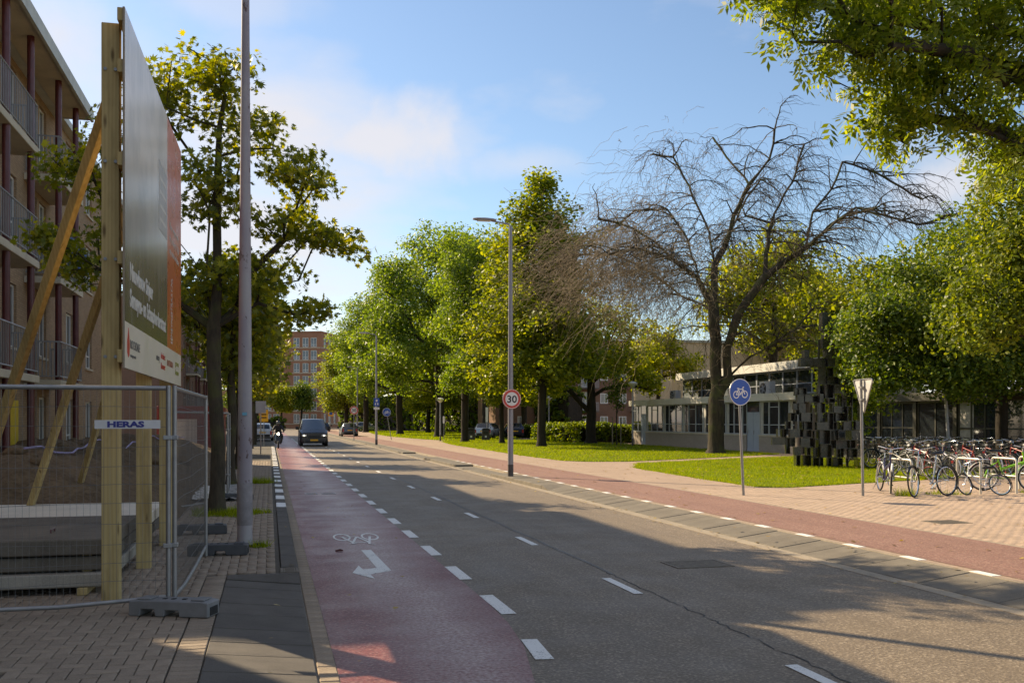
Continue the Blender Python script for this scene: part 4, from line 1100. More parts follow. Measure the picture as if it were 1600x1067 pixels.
# lettering on the face towards the street
text_mesh('lettering', 'HERAS', .068, plain('heras_blue', (.03, .035, .22), .5), sg, Matrix(((-1, 0, 0, .50), (0, 0, 1, .0175), (0, 1, 0, 1.615), (0, 0, 0, 1))), width=.30, bold=.0035)
fence_panel('mesh fence panel running back along the pavement from the corner foot', (-.815, 9.06), (-.76, 12.54))
fence_panel('farther mesh fence panel standing behind the maple trunk', (-.86, 21.4), (-1.75, 18.7), z0=.15, H=1.9)
fence_panel('most distant mesh fence panel beyond the maple trunk', (-.95, 24.9), (-.86, 21.5), z0=.15, H=1.9)
M_foot = plain('grey_recycled_plastic', (.20, .20, .20), .7, 0, .2, 5, bump=.3)
def foot(label, x, y, rz, mat=M_foot):
    t = thing('ballast_block', label, 'ballast block', (x, y, .102), rz, 'block feet of the site fence')
    prof = [(-.36, 0), (-.26, 0), (-.25, .06), (-.13, .06), (-.12, 0), (-.04, 0), (-.03, .055), (.09, .055), (.10, 0), (.36, 0), (.36, .125), (.30, .135), (-.30, .135), (-.36, .125)]
    mb = MB(); mb.prism(prof, -.115, .115, Matrix(((1, 0, 0, 0), (0, 0, -1, 0), (0, 1, 0, 0), (0, 0, 0, 1)))); mb.build('block', mat, t, bevel=.008)
    for x0 in (-.30, .19): MB().box(x0, x0+.12, -.08, .08, .1355, .148).build('pad', mat, t, bevel=.004)
    for x0 in (-.10, -.02, .08): MB().box(x0, x0+.035, -.02, .02, .1355, .140).build('socket', M_dark, t)
    MB().box(.3605, .366, -.07, .07, .015, .085).build('end_recess', M_dark, t)
foot('grey block foot under the fence corner beside the dark ramp', -.80, 8.86, R(-22))
foot('dark block foot at the far end of the side fence panel by the lamp post', -.62, 12.70, R(-4), plain('dark_foot', (.07, .072, .078), .7, 0, .2, 5))
foot('dark block foot lying behind the side fence panel near the maple', -.98, 15.1, R(3), MATS['dark_foot'])
foot('dark block foot standing at the fence beyond the maple trunk', -.70, 21.35, R(5), MATS['dark_foot'])
# ================================================================== TREES
M_bark = bark_mat('bark', (.035, .028, .020), (.085, .068, .048), (.07, .085, .02))
M_barkd = bark_mat('dark_bark', (.022, .018, .014), (.055, .045, .034))
M_barkm = bark_mat('mossy_bark', (.035, .030, .022), (.09, .072, .05), (.10, .12, .03))
M_twig = bark_mat('bare_twig', (.17, .13, .085), (.30, .235, .16))
M_twigd = bark_mat('dark_twig', (.06, .045, .03), (.12, .092, .062))
M_lime = leaf_mat('lime_leaves', (.065, .10, .012), (.145, .19, .020), (.35, .36, .045), .5)
M_ash = leaf_mat('ash_leaves', (.055, .10, .014), (.125, .20, .028), (.27, .34, .07), .5)
M_maple = leaf_mat('maple_leaves', (.065, .09, .012), (.15, .185, .018), (.42, .39, .035), .45)
M_gold = leaf_mat('golden_leaves', (.10, .14, .015), (.23, .28, .022), (.45, .43, .045), .5)
M_deep = leaf_mat('deep_green_leaves', (0.033, 0.063, 0.011), (0.083, 0.143, 0.018), (0.240, 0.285, 0.038), .4)
M_hedge = leaf_mat('hedge_leaves', (0.060, 0.105, 0.012), (0.150, 0.225, 0.018), (0.360, 0.390, 0.045), .35)

M_bough = leaf_mat('bough_leaves', (.07, .11, .013), (.15, .21, .024), (.32, .36, .06), .55)
M_autumn = leaf_mat('autumn_green_leaves', (.055, .085, .012), (.13, .18, .02), (.29, .31, .04), .45)
LEAF = {
 'rhomb': (np.array([(0, 0, 0), (.36, .5, .10), (0, 1, 0), (-.36, .5, .10)]), np.array([(0, 1, 2), (0, 2, 3)])),
 'oval': (np.array([(0, 0, 0), (.28, .3, .07), (.26, .68, .06), (0, 1, -.05), (-.26, .68, .06), (-.28, .3, .07)]), np.array([(0, 1, 2), (0, 2, 3), (0, 3, 4), (0, 4, 5)])),
}
def star():
    tips = [(-62, .62), (-32, .92), (0, 1.05), (32, .92), (62, .62)]; V = [(0, 0, 0)]
    V.append((.16, -.05, .03))
    seq = [(-100, .45), (-78, .30), (-58, .72), (-42, .45), (-28, .92), (-13, .52), (0, 1.08), (13, .52), (28, .92), (42, .45), (58, .72), (78, .30), (100, .45)]
    V = [(0, 0, 0)]
    for a, r in seq: V.append((r*math.sin(R(a)), r*math.cos(R(a)) , .12*abs(math.sin(R(a)))*r-.10*r*r))
    F = [(0, i+1, i) for i in range(1, len(seq))]
    return np.array(V), np.array(F)
LEAF['maple'] = star()
def pinnate():
    V = []; F = []
    for i, (y, s) in enumerate([(.25, -1), (.25, 1), (.5, -1), (.5, 1), (.74, -1), (.74, 1), (.9, 0)]):
        b = len(V); a = R(58*s); d = np.array((math.sin(a), math.cos(a), -.25 if s else -.1)); n = np.array((math.cos(a), -math.sin(a), 0)); p = np.array((0, y, -.2*y*y)); L = .42
        V += [p, p+d*L*.45+n*.085, p+d*L, p+d*L*.45-n*.085]; F += [(b, b+1, b+2), (b, b+2, b+3)]
    return np.array(V), np.array(F)
LEAF['pinnate'] = pinnate()

def leaf_cloud(name, centers, per, spread, size, tmpl, mat, parent, rs, up=.55, flat=.75, out=None, droop=0.0):
    T, Ft = LEAF[tmpl]; C = np.asarray(centers, float); n = len(C)*per
    P = np.repeat(C, per, 0); sp = spread if np.isscalar(spread) else np.repeat(spread, per)[:, None]
    off = rs.normal(0, 1, (n, 3)); off /= np.maximum(1, np.linalg.norm(off, axis=1)/1.9)[:, None]
    off[:, 2] *= flat; P = P + off*sp
    N = rs.normal(0, .7, (n, 3)); N[:, 2] += up
    if out is not None: 
        o = P-np.asarray(out)[None]; o /= np.linalg.norm(o, axis=1)[:, None]+1e-6; N += o*.45
    N /= np.linalg.norm(N, axis=1)[:, None]+1e-9
    D = rs.normal(0, 1, (n, 3)); D[:, 2] -= droop; D -= N*(D*N).sum(1)[:, None]; D /= np.linalg.norm(D, axis=1)[:, None]+1e-9
    S = np.cross(D, N); sz = size*rs.uniform(.45, 1.35, n)
    V = P[:, None, :] + (S[:, None, :]*T[None, :, 0:1] + D[:, None, :]*(T[None, :, 1:2]-.4) + N[:, None, :]*T[None, :, 2:3])*sz[:, None, None]
    F = (Ft[None] + (np.arange(n)*len(T))[:, None, None]).reshape(-1, 3)
    return np_mesh(name, V.reshape(-1, 3), F, mat, parent)

def blob_points(blobs, rs):
    out = []
    for (x, y, z, rx, ry, rz, n) in blobs:
        d = rs.normal(0, 1, (n, 3)); d /= np.linalg.norm(d, axis=1)[:, None]
        r = rs.uniform(0, 1, n)**(1/2.2)
        d *= (1+.22*np.sin(d[:, 0]*5+x)*np.sin(d[:, 1]*4+y+1)+.15*np.sin(d[:, 2]*7+z))[:, None]
        out.append(np.array((x, y, z))+d*r[:, None]*np.array((rx, ry, rz)))
    return np.concatenate(out)

def grow(trunks, targets, rs, bal=.3, minz=1.5, step=.8, bow=.10, pen=1.4):
    P = []; par = []; ln = []
    for k, tr in enumerate(trunks):
        prev = -1
        for i, p in enumerate(tr):
            p = np.array(p, float)
            if i == 0 and k > 0:
                q = np.array(P); prev = int(np.argmin(((q-p)**2).sum(1))); continue
            if prev >= 0:
                m = max(1, int(np.linalg.norm(p-P[prev])/step)); a = P[prev].copy(); base = prev
                for s in range(1, m+1):
                    q = a+(p-a)*s/m + (rs.normal(0, .03, 3) if s < m else 0)
                    P.append(q); par.append(prev); ln.append(ln[prev]+np.linalg.norm(q-P[prev])); prev = len(P)-1
            else: P.append(p); par.append(-1); ln.append(0.0); prev = len(P)-1
    tips = []
    if len(targets):
        c0 = np.array(P[-1]); cen = np.array([0, 0, minz+.5]); order = np.argsort(((targets-cen)**2).sum(1))
        cap = len(P)+len(targets)*14; A = np.zeros((cap, 3)); Lg = np.zeros(cap); n = len(P); A[:n] = P; Lg[:n] = ln; par = list(par)
        for ti in order:
            tg = targets[ti]; q = A[:n]; d = np.linalg.norm(q-tg, axis=1); c = d+bal*Lg[:n]+pen*np.clip(q[:, 2]-tg[2]+.1, 0, None)+np.where(q[:, 2] < minz, 5, 0)
            i = int(np.argmin(c)); a = A[i].copy(); L = d[i]; m = int(min(12, max(1, L/step))); prev = i
            for s in range(1, m+1):
                f = s/m; p = a+(tg-a)*f; p[2] += math.sin(math.pi*f)*bow*L
                if s < m: p += rs.normal(0, .05*min(L, 2), 3)*.6
                A[n] = p; Lg[n] = Lg[prev]+np.linalg.norm(p-A[prev]); par.append(prev); prev = n; n += 1
            tips.append(prev)
        P = A[:n]
    return np.array(P), par, tips

def wood(name, P, par, R0, mat, parent, tip=.010, pw=2.3, minr=0.0):
    n = len(P); ch = [[] for _ in range(n)]
    for i, p in enumerate(par):
        if p >= 0: ch[p].append(i)
    r = np.zeros(n)
    for i in range(n-1, -1, -1):
        r[i] = tip if not ch[i] else sum(r[c]**pw for c in ch[i])**(1/pw)
    rb = r[0]; r = tip+(r-tip)*(R0-tip)/max(rb-tip, 1e-6)
    mb = MB(); starts = [(0, None)]
    while starts:
        i, pa = starts.pop(); pts = []; rr = []
        if pa is not None: pts.append(P[pa]); rr.append(min(r[pa], r[i]*1.25))
        while True:
            pts.append(P[i]); rr.append(r[i])
            if not ch[i]: break
            k = max(ch[i], key=lambda c: r[c])
            for c in ch[i]:
                if c != k: starts.append((c, i))
            i = k
        if pa is None:
            rr[0] *= 1.45; pts.insert(1, pts[0]+(pts[1]-pts[0])*.35); rr.insert(1, rr[1]*1.08)
        if max(rr) < minr: continue
        m = max(rr); mb.tube(pts, [max(q, .004) for q in rr], 12 if m > .12 else 7 if m > .05 else 4 if m > .02 else 3, caps=False)
    return mb.build(name, mat, parent, smooth=True, fix=False)

def tree(name, label, loc, seed, trunk, R0, blobs, leaf, mat, per, size, spread, bark=None, group=None, cat='tree', minz=1.8, bal=.3, rz=0.0, extra=None, **kw):
    rs = np.random.default_rng(seed); t = thing(name, label, cat, loc, rz, group)
    tg = blob_points(blobs, rs); P, par, tips = grow([trunk] if not isinstance(trunk[0], list) else trunk, tg, rs, bal, minz)
    wood('trunk', P, par, R0, bark or M_bark, t)
    cen = np.array((0, 0, sum(b[2]*b[6] for b in blobs)/sum(b[6] for b in blobs)))
    leaf_cloud('crown', P[tips], per, spread, size, leaf, mat, t, rs, out=cen, **kw)
    return t
def again(src, label, loc, rz, s=(1, 1, 1), name=None):
    o = copy_tree(src); o.location = loc; o.rotation_euler.z = rz; o.scale = s if isinstance(s, tuple) else (s, s, s); o['label'] = label; return o

# camera-right / forward axes used to lay out crowns from where they stand
rv = np.array((.970, -.2426)); fv = np.array((.2426, .970))
def B(r, f, z, rr, rf, rz, n): return (r*rv[0]+f*fv[0], r*rv[1]+f*fv[1], z, rr, rf, rz, n)

GL = 'street maples along the left kerb'
tree('street_maple', 'nearest street maple with yellowing crown behind the billboard and tall lamp post', (-.93, 18.35, .09), 11, [(0, 0, 0), (.03, .02, 1.2), (-.05, .05, 2.6), (.02, .0, 4.2), (.0, .05, 5.6), (.05, 0, 7.0)], .125,
     [B(-.2, 0, 7.75, 1.15, 1.1, .95, 34), B(.55, .2, 7.0, .75, .9, .7, 14), B(-1.1, .3, 7.6, .45, .6, .4, 7), B(1.65, -.2, 6.15, .75, .8, .42, 18), B(1.3, .3, 5.3, .8, .9, .5, 16), B(2.15, 0, 4.95, .5, .6, .35, 11), B(.9, .2, 4.2, .8, .9, .5, 13),
      B(-.2, 0, 5.8, .8, 1.0, .9, 22), B(-.1, .2, 4.3, .9, 1.0, .8, 20), B(-2.0, .2, 6.9, .5, .8, .5, 9), B(-2.6, 0, 6.2, .7, .7, .45, 14), B(-2.0, .4, 5.2, .6, .7, .4, 10), B(-3.0, .1, 5.0, .45, .6, .35, 9), B(-2.5, .2, 4.5, .6, .7, .35, 10), B(-1.4, .5, 4.0, .6, .7, .4, 8), B(1.5, .3, 3.7, .5, .6, .35, 7)],
     'maple', M_maple, 40, .115, .20, M_barkm, GL, minz=2.4, up=.6, flat=.6)
mt = tree('street_maple', 'second street maple from the camera, just behind the tall lamp post', (-.98, 26.6, .09), 12, [(0, 0, 0), (.0, .05, 2.5), (.05, 0, 4.0), (0, 0, 5.4)], .11,
     [B(0, 0, 5.2, 1.5, 1.5, 1.3, 46), B(.9, 0, 4.3, .9, .9, .7, 18), B(-.9, .2, 4.4, .9, .9, .7, 16), B(.2, 0, 3.4, 1.3, 1.3, .6, 16)], 'maple', M_maple, 46, .15, .28, M_barkm, GL, minz=2.2)
for k, (y, s) in enumerate(((35.0, 1.05), (43.5, 1.1), (52, 1.12), (61, 1.1), (70, 1.15), (80, 1.15))):
    again(mt, '%s street maple in the left kerbside row' % ['third', 'fourth', 'fifth', 'sixth', 'seventh', 'eighth'][k], (-1.0+rng.uniform(-.1, .1), y, .09), rng.uniform(0, 6), s)
gt = tree('golden_tree', 'golden-leaved tree in front of the brick tower, left one', (2.4, 212, 0), 14, [(0, 0, 0), (.1, 0, 3), (0, 0, 6)], .2, [(0, 0, 6.6, 2.3, 2.3, 2.8, 60), (.5, .5, 4.6, 1.8, 1.8, 1, 20)], 'rhomb', M_gold, 70, .38, .6, M_bark, 'trees before the tower', minz=2.5)
nt = tree('round_tree', 'dark round-headed tree in front of the brick tower, right of the golden one', (6.6, 213, 0), 15, [(0, 0, 0), (.1, 0, 3), (0, 0, 7)], .22, [(0, 0, 7.2, 2.9, 2.9, 3.0, 90), (0, 0, 5, 2.3, 2.3, 1, 20)], 'rhomb', M_deep, 70, .38, .6, M_barkd, 'trees before the tower', minz=2.5)
again(gt, 'pale green tree left of the golden one beyond the crossing', (-2.5, 214, 0), 2.0, 1.25)
again(nt, 'large dark tree far left beyond the crossing', (-6.5, 209, 0), 1.0, 1.1)

GR = 'park trees along the right-hand verge'
lime = tree('lime_tree', 'tall cone-shaped lime tree behind the 30 sign pole', (16.9, 59.8, .1), 21, [(0, 0, 0), (.05, 0, 3), (-.05, .1, 6), (.0, 0, 10), (.1, 0, 14.5), (0, 0, 16.8)], .24,
     [(0, 0, 16.6, .6, .6, 1.2, 16), (0, 0, 14.8, 1.9, 1.9, 1.3, 60), (0, .1, 12.8, 2.9, 2.9, 1.6, 110), (.2, 0, 10.4, 3.3, 3.3, 1.9, 130), (0, 0, 7.8, 3.9, 3.9, 1.9, 140), (-.3, 0, 5.6, 3.8, 3.8, 1.4, 80), (1.6, -.6, 4.6, 1.4, 1.4, .7, 16), (-2.4, -.8, 4.2, 1.3, 1.3, .8, 16), (.3, 2.2, 4.3, 1.6, 1.4, .8, 16)], 'rhomb', M_lime, 74, .235, .44, M_barkd, GR, minz=3.2)
lime.scale = (1.15, 1.15, 1.0)
ash = tree('ash_tree', 'broad light green ash crown, largest of the verge row', (16.6, 97, .1), 22, [(0, 0, 0), (.1, 0, 3.2), (0, .1, 6), (.2, 0, 9), (0, 0, 13)], .34,
     [(0, 0, 15.6, 3.6, 3.6, 2.0, 90), (-3.2, 0, 13.2, 2.6, 2.6, 2.0, 60), (3.0, .6, 13, 2.6, 2.6, 2.2, 60), (0, -2.6, 12.4, 2.8, 2.4, 2, 50), (-4.2, -.5, 9.8, 2.2, 2.4, 1.7, 46), (0, 0, 10, 3.5, 3.5, 2, 60), (3.8, 0, 9, 2.2, 2.2, 1.7, 36), (-2.5, -1, 7, 2.4, 2.4, 1.2, 30), (1.5, -1.5, 6.6, 2.6, 2.4, 1.2, 30), (-4.4, -.6, 6.4, 1.8, 1.8, 1.3, 24), (-3.2, .4, 4.8, 1.8, 1.8, 1.0, 20), (3.6, -.5, 5.6, 1.8, 1.8, 1.1, 20)], 'rhomb', M_ash, 68, .25, .50, M_barkd, GR, minz=3.2, bal=.25)
again(ash, 'tree with pale trunk directly left of the 30 sign', (14.7, 73.8, .1), 1.3, (.85, .85, .93))
again(lime, 'slim lime tree directly behind the 30 sign', (16.5, 69.0, .1), 2.6, (.75, .75, .86))
ash.scale = (1.2, 1.2, 1.2)
again(ash, 'ash tree behind the park bins', (20.0, 90, .1), 2.1, (1.0, 1.0, 1.05))
again(lime, 'lime tree behind the park lamp on the verge', (18.9, 108, .1), 4.0, (1.1, 1.1, .9))
again(ash, 'ash tree far down the verge, left of the park lamp', (15.2, 116, .1), 3.3, (1.15, 1.15, 1.15))
again(lime, 'lime tree far down the verge with thick dark trunk', (21.0, 131, .1), .6, (1.25, 1.25, .9))
again(ash, 'ash tree near the far lamp post', (13.4, 140, .1), 5.0, (1.1, 1.1, 1.05))
again(lime, 'distant lime tree by the far speed sign', (12.6, 165, .1), 2.2, (1.4, 1.4, .95))
again(ash, 'most distant ash tree on the right, beside the tower', (16.5, 188, .1), 1.1, (1.2, 1.2, 1.1))
again(ash, 'ash tree behind the verge row, half hidden', (27, 118, .1), 4.4, (1.1, 1.1, 1.0))
again(lime, 'lime tree behind the bins, half hidden', (25.5, 97, .1), 5.5, (1.2, 1.2, .95))
tree('maple_tree', 'park maple with low yellow branches in front of the brick flats', (22.6, 66.8, .1), 23, [[(0, 0, 0), (.05, 0, 2.2), (0, 0, 4.5), (.1, 0, 7)], [(0, 0, 2.6), (-1.6, -.2, 3.8), (-3.2, -.4, 4.6)]], .36,
     [(0, 0, 8.6, 3.6, 3.4, 2.4, 90), (-2.8, -.6, 5.6, 1.6, 1.6, 1.2, 34), (2.4, -.6, 5.8, 2.2, 2, 1.6, 46), (-3.3, -.8, 4.0, 1.0, 1.0, .6, 16), (0, -1.5, 6.0, 2.0, 1.5, 1.2, 26), (3.6, -1.0, 4.4, 1.2, 1.2, .8, 16)], 'rhomb', M_gold, 50, .27, .42, M_barkd, GR, minz=2.0)
tree('small_maple', 'yellow-green maple leaning over the left end of the pavilion roof', (29.2, 70.2, .1), 29, [(0, 0, 0), (0, 0, 3), (.1, 0, 6)], .18,
     [(0, 0, 7.6, 2.4, 2.2, 1.6, 60), (-1.4, -1.4, 5.8, 1.4, 1.4, .9, 30), (1.6, -1.2, 6.0, 1.6, 1.5, 1.0, 34)], 'rhomb', M_gold, 48, .26, .40, M_barkd, None, minz=3)
tree('golden_maple', 'golden crown rising behind the bare weeping tree', (35, 63, .1), 24, [(0, 0, 0), (0, 0, 5), (.2, 0, 10)], .35,
     [(0, 0, 13, 3.6, 3.6, 2.6, 90), (-3.0, 0, 10.5, 2.5, 2.5, 2.0, 50), (3.0, .5, 10.5, 2.5, 2.5, 2.2, 50), (0, 0, 8.5, 4.2, 3.6, 2, 60)], 'rhomb', M_gold, 58, .30, .50, M_bark, None, minz=4)
pv = tree('plane_tree', 'yellow-green tree behind the pavilion, above the sculpture', (37.5, 45, .1), 25, [(0, 0, 0), (0, 0, 4), (.2, 0, 8)], .35,
     [(0, 0, 9.6, 3.8, 3.8, 2.6, 90), (-2.6, 0, 8.0, 2.6, 2.6, 2.0, 50), (3.0, .5, 8.5, 2.6, 2.6, 2.2, 50), (0, 0, 6.0, 4.2, 3.6, 2, 60)], 'rhomb', M_lime, 58, .28, .48, M_bark, 'trees behind the pavilion', minz=3)
again(pv, 'yellow-green tree behind the pavilion, right of the bare tree', (38.0, 54.5, .1), 2.0, 1.0)
again(pv, 'yellow-green tree behind the pavilion, above the parked bicycles', (38, 34, .1), 4.0, 1.05)
for k, (x, y, sc) in enumerate(((22, 205, 1.6), (31, 190, 1.5), (40, 180, 1.6), (30, 160, 1.3), (38, 150, 1.4), (24, 172, 1.2), (48, 160, 1.6))):
    o = again(pv, '%s background tree from the left behind the far verge' % ['first', 'third', 'fifth', 'fourth', 'sixth', 'second', 'seventh'][k], (x, y, .1), k*1.3, (sc*1.2, sc*1.2, sc)); o['group'] = 'background trees behind the far verge'
again(pv, 'green tree behind the beige wall', (44, 74, .1), 1.0, 1.25)
tree('yew_bush', 'upright yellow-green bush rising right behind the black sculpture', (23.2, 35.4, .1), 26, [(0, 0, 0), (0, 0, 1.2), (0, .1, 4)], .12,
     [(0, 0, 5.0, 1.3, 1.3, 1.4, 60), (.3, -.2, 3.0, 1.8, 1.6, 1.6, 70)], 'rhomb', M_hedge, 90, .15, .28, M_barkd, None, 'bush', minz=.3)
tree('street_tree', 'dense dark green tree overhanging the crowd of parked bicycles', (24.2, 28.0, .1), 27, [(0, 0, 0), (0, 0, 1.6), (.1, 0, 4), (0, 0, 7)], .2,
     [B(-1.6, 0, 6.8, 2.2, 2.4, 1.7, 70), B(1.0, 0, 8.0, 2.6, 2.6, 2.0, 80), B(-2.6, -.4, 4.4, 1.9, 1.9, 1.4, 80), B(.6, -.4, 4.4, 2.6, 2.2, 1.5, 100), B(-1.6, -1.0, 3.1, 1.8, 1.2, .6, 60), B(1.6, -1.0, 3.1, 1.9, 1.2, .6, 60), B(-4.2, 0, 5.0, 1.3, 1.4, 1.3, 44), B(-3.8, -.2, 3.2, 1.2, 1.2, .6, 34), B(3.6, 0, 5.0, 1.8, 1.6, 2.2, 60), B(3.8, -.6, 3.1, 1.4, 1.2, .6, 34)], 'oval', M_deep, 110, .135, .35, M_barkd, None, minz=1.2)
tree('street_tree', 'yellowing maple at the right picture edge above the bicycles', (20.8, 21.6, .1), 28, [(0, 0, 0), (0, 0, 2.4), (.1, 0, 4), (0, 0, 7.5)], .2,
     [B(-.6, 0, 8.0, 1.7, 1.8, 1.4, 56), B(-1.4, 0, 6.4, 1.5, 1.5, 1.1, 50), B(-1.9, 0, 4.9, 1.3, 1.5, .8, 34), B(.6, 0, 6, 2.0, 2, 2, 60), B(-2.6, -.2, 4.0, .8, .9, .4, 16), B(-.6, -.4, 4.4, 1.2, 1.2, .7, 28)], 'oval', M_autumn, 105, .13, .33, M_barkd, None, minz=2.2)
# ash bough reaching in from the right, its trunk outside the picture
BO = np.array((13.5, 10.5)); bx = BO@rv; bf = BO@fv
def Bo(X, Zd, z, r, n, rzf=.75): return B(X-bx, Zd-bf, z, r, r, r*rzf, n)
tree('overhanging_ash', 'ash tree whose leafy bough hangs into the top right corner', (13.5, 10.5, .1), 31,
     [[(0, 0, 0), (0, .1, 2.5), (.1, 0, 5), (0, 0, 7.5), (0, .2, 10)], [(.1, 0, 5.6)]+[tuple(np.append((X-bx)*rv+(Zd-bf)*fv, z)) for X, Zd, z in ((9.0, 12.4, 7.6), (7.4, 12.2, 8.0), (5.6, 12.0, 7.9), (4.2, 12, 7.5))]], .26,
     [Bo(3.35, 12, 7.0, .55, 12), Bo(4.1, 12, 6.75, .75, 22), Bo(4.3, 11.8, 6.1, .55, 15), Bo(4.7, 12, 5.5, .55, 16), Bo(5.25, 12, 6.0, .65, 18), Bo(4.8, 12.2, 7.2, .8, 22), Bo(5.7, 12, 6.9, .9, 26), Bo(6.4, 12.1, 6.2, .7, 20), Bo(6.6, 12, 7.4, .9, 24),
      Bo(5.5, 12, 5.45, .35, 8), Bo(6.6, 12.2, 5.2, .7, 20), Bo(7.4, 12, 6.0, .9, 22), Bo(8.2, 12, 7.2, 1.2, 26), Bo(7.0, 12, 8.6, 1.3, 24), Bo(9.6, 12, 8.8, 1.6, 30), Bo(11.5, 13, 8, 2.0, 34), Bo(12, 11, 10, 2.2, 34)],
     'pinnate', M_bough, 17, .26, .21, M_bark, None, minz=5.0, droop=.6, up=.5)

# ---------------- bare weeping tree
t = thing('bare_tree', 'leafless weeping tree with a wide crown on the lawn before the pavilion', 'tree', (21.9, 45.2, .1)); rs = np.random.default_rng(5)
def c6(zx, zy, dep=0.0):
    px = 840+zx/1.9758; py = 160+zy/1.9758; Z = 49.2+dep
    r = (px-1114)*Z/1515; z = (657-py)*Z/1515+1.68
    p = r*rv+dep*fv; return (p[0], p[1], max(z, 0))
limbs = [
 [(545, 1086, 0), (547, 960, 0), (545, 840, 0), (546, 740, 0), (538, 640, 0), (545, 500, .3), (532, 400, .6), (482, 260, 1.5), (440, 170, 2.2), (380, 160, 2.6)],
 [(560, 930, 0), (580, 850, -.2), (572, 760, -.5), (605, 650, -.8), (680, 540, -1.2), (740, 490, -1.4), (800, 452, -1.6), (870, 380, -1.9), (945, 325, -2.4), (1030, 350, -2.8), (1130, 378, -3.2), (1230, 350, -3.4)],
 [(538, 640, 0), (480, 540, -.6), (400, 490, -1.4), (330, 430, -2.0), (255, 392, -2.8), (195, 372, -3.4), (130, 360, -3.8)],
 [(545, 500, .3), (575, 445, .2), (600, 350, 0), (640, 255, -.6), (695, 175, -1.2), (705, 85, -1.6)],
 [(810, 440, -1.6), (828, 340, -1.2), (890, 270, -.8), (930, 185, -.4), (1000, 205, 0), (1090, 245, .4), (1190, 300, .6)],
 [(690, 530, -1.2), (700, 400, -.6), (740, 320, 0), (790, 245, .6), (835, 130, 1.4)],
 [(712, 380, -.4), (640, 350, .4)],
 [(500, 590, 0), (485, 430, 2), (430, 330, 3), (340, 335, 3.8), (270, 400, 4.4)],
 [(640, 258, -.6), (590, 170, 1), (560, 110, 2)],
 [(590, 860, 0), (640, 785, -.8), (700, 745, -1.6), (760, 700, -2.4), (800, 640, -3)],
 [(540, 640, 0), (470, 600, 2.4), (390, 520, 4.5), (300, 470, 6), (190, 470, 7), (110, 500, 7.6)],
 [(740, 490, -1.4), (800, 420, -4), (860, 350, -6), (920, 330, -7.5)],
 [(575, 445, .2), (640, 380, 3.5), (700, 300, 5.5), (760, 240, 7)],
 [(400, 490, -1.4), (320, 470, -4), (220, 450, -5.6), (120, 470, -6.6)],
]
trk = [[c6(*p) for p in lb] for lb in limbs]
P, par, tips = grow(trk, np.zeros((0, 3)), rs, step=.55)
wood('trunk', P, par, .40, M_barkm, t, tip=.055, pw=2.0)
# secondary branches arching out of the limbs
up_idx = [i for i in range(len(P)) if P[i][2] > 5.2]
def curves(S, D, L, g, k, wig):
    s = np.linspace(0, 1, k)[None, :, None]
    C = S[:, None]+D[:, None]*L[:, None, None]*s; C[:, :, 2] -= (g*L)[:, None]*s[:, :, 0]**2
    C += np.cumsum(rs.normal(0, 1, C.shape), 1)*wig*np.minimum(L, 2)[:, None, None]*s**.5/k; return C
def tubes(C, r0, r1, n):
    m, k, _ = C.shape; T = np.gradient(C, axis=1); T /= np.linalg.norm(T, axis=2, keepdims=True)+1e-9
    ref = np.array((.31, .57, .76)); A = np.cross(T, ref); A /= np.linalg.norm(A, axis=2, keepdims=True)+1e-9; Bv = np.cross(T, A)
    rr = (r0[:, None]+(r1[:, None]-r0[:, None])*np.linspace(0, 1, k)[None])[..., None]
    V = np.stack([C+(A*math.cos(2*math.pi*j/n)+Bv*math.sin(2*math.pi*j/n))*rr for j in range(n)], 2)
    base = (np.arange(m)[:, None, None, None]*k+np.arange(k-1)[None, :, None, None])*n; j = np.arange(n)[None, None, :, None]; j2 = (j+1) % n
    F = np.concatenate([base+j, base+j2, base+n+j2, base+n+j], 3).reshape(-1, 4); return V.reshape(-1, 3), F
nS = 420; ii = rs.choice(up_idx, nS); S = P[ii]; cen = np.array((0, 0, 8.0))
out = S-cen; out[:, 2] *= .3; out /= np.linalg.norm(out, axis=1)[:, None]+1e-6
D = rs.normal(0, .75, (nS, 3)); D += out*.7; D[:, 2] = np.abs(D[:, 2])*.45+.12; D /= np.linalg.norm(D, axis=1)[:, None]
Ls = rs.uniform(1.4, 3.4, nS); Cs = curves(S, D, Ls, rs.uniform(.3, .8, nS), 9, .35)
V, F = tubes(Cs, rs.uniform(.022, .045, nS), np.full(nS, .010), 5); np_mesh('branches', V, F, M_bark, t, True)
# fine twigs, airy and arching on top and right, hanging in curtains at the left
nT = 3800; a = rs.integers(0, nS, nT); b = rs.integers(2, 9, nT); S = Cs[a, b]
D = rs.normal(0, .6, (nT, 3)); dirs = Cs[a, -1]-Cs[a, 0]; dirs /= np.linalg.norm(dirs, axis=1)[:, None]; D += dirs*.9; D /= np.linalg.norm(D, axis=1)[:, None]
left = (S[:, :2]@rv) < -2.2
Lt = np.where(left, rs.uniform(.6, 1.6, nT), rs.uniform(.6, 1.6, nT)); g = np.where(left, rs.uniform(.1, 1.2, nT), rs.uniform(.25, .9, nT))
C = curves(S, D, Lt, g, 8, .42); C[:, :, 2] = np.maximum(C[:, :, 2], 2.6)
V, F = tubes(C, np.full(nT, .010), np.full(nT, .0045), 3); setp(np_mesh('twigs', V, F, M_twigd, t, True), kind='stuff')
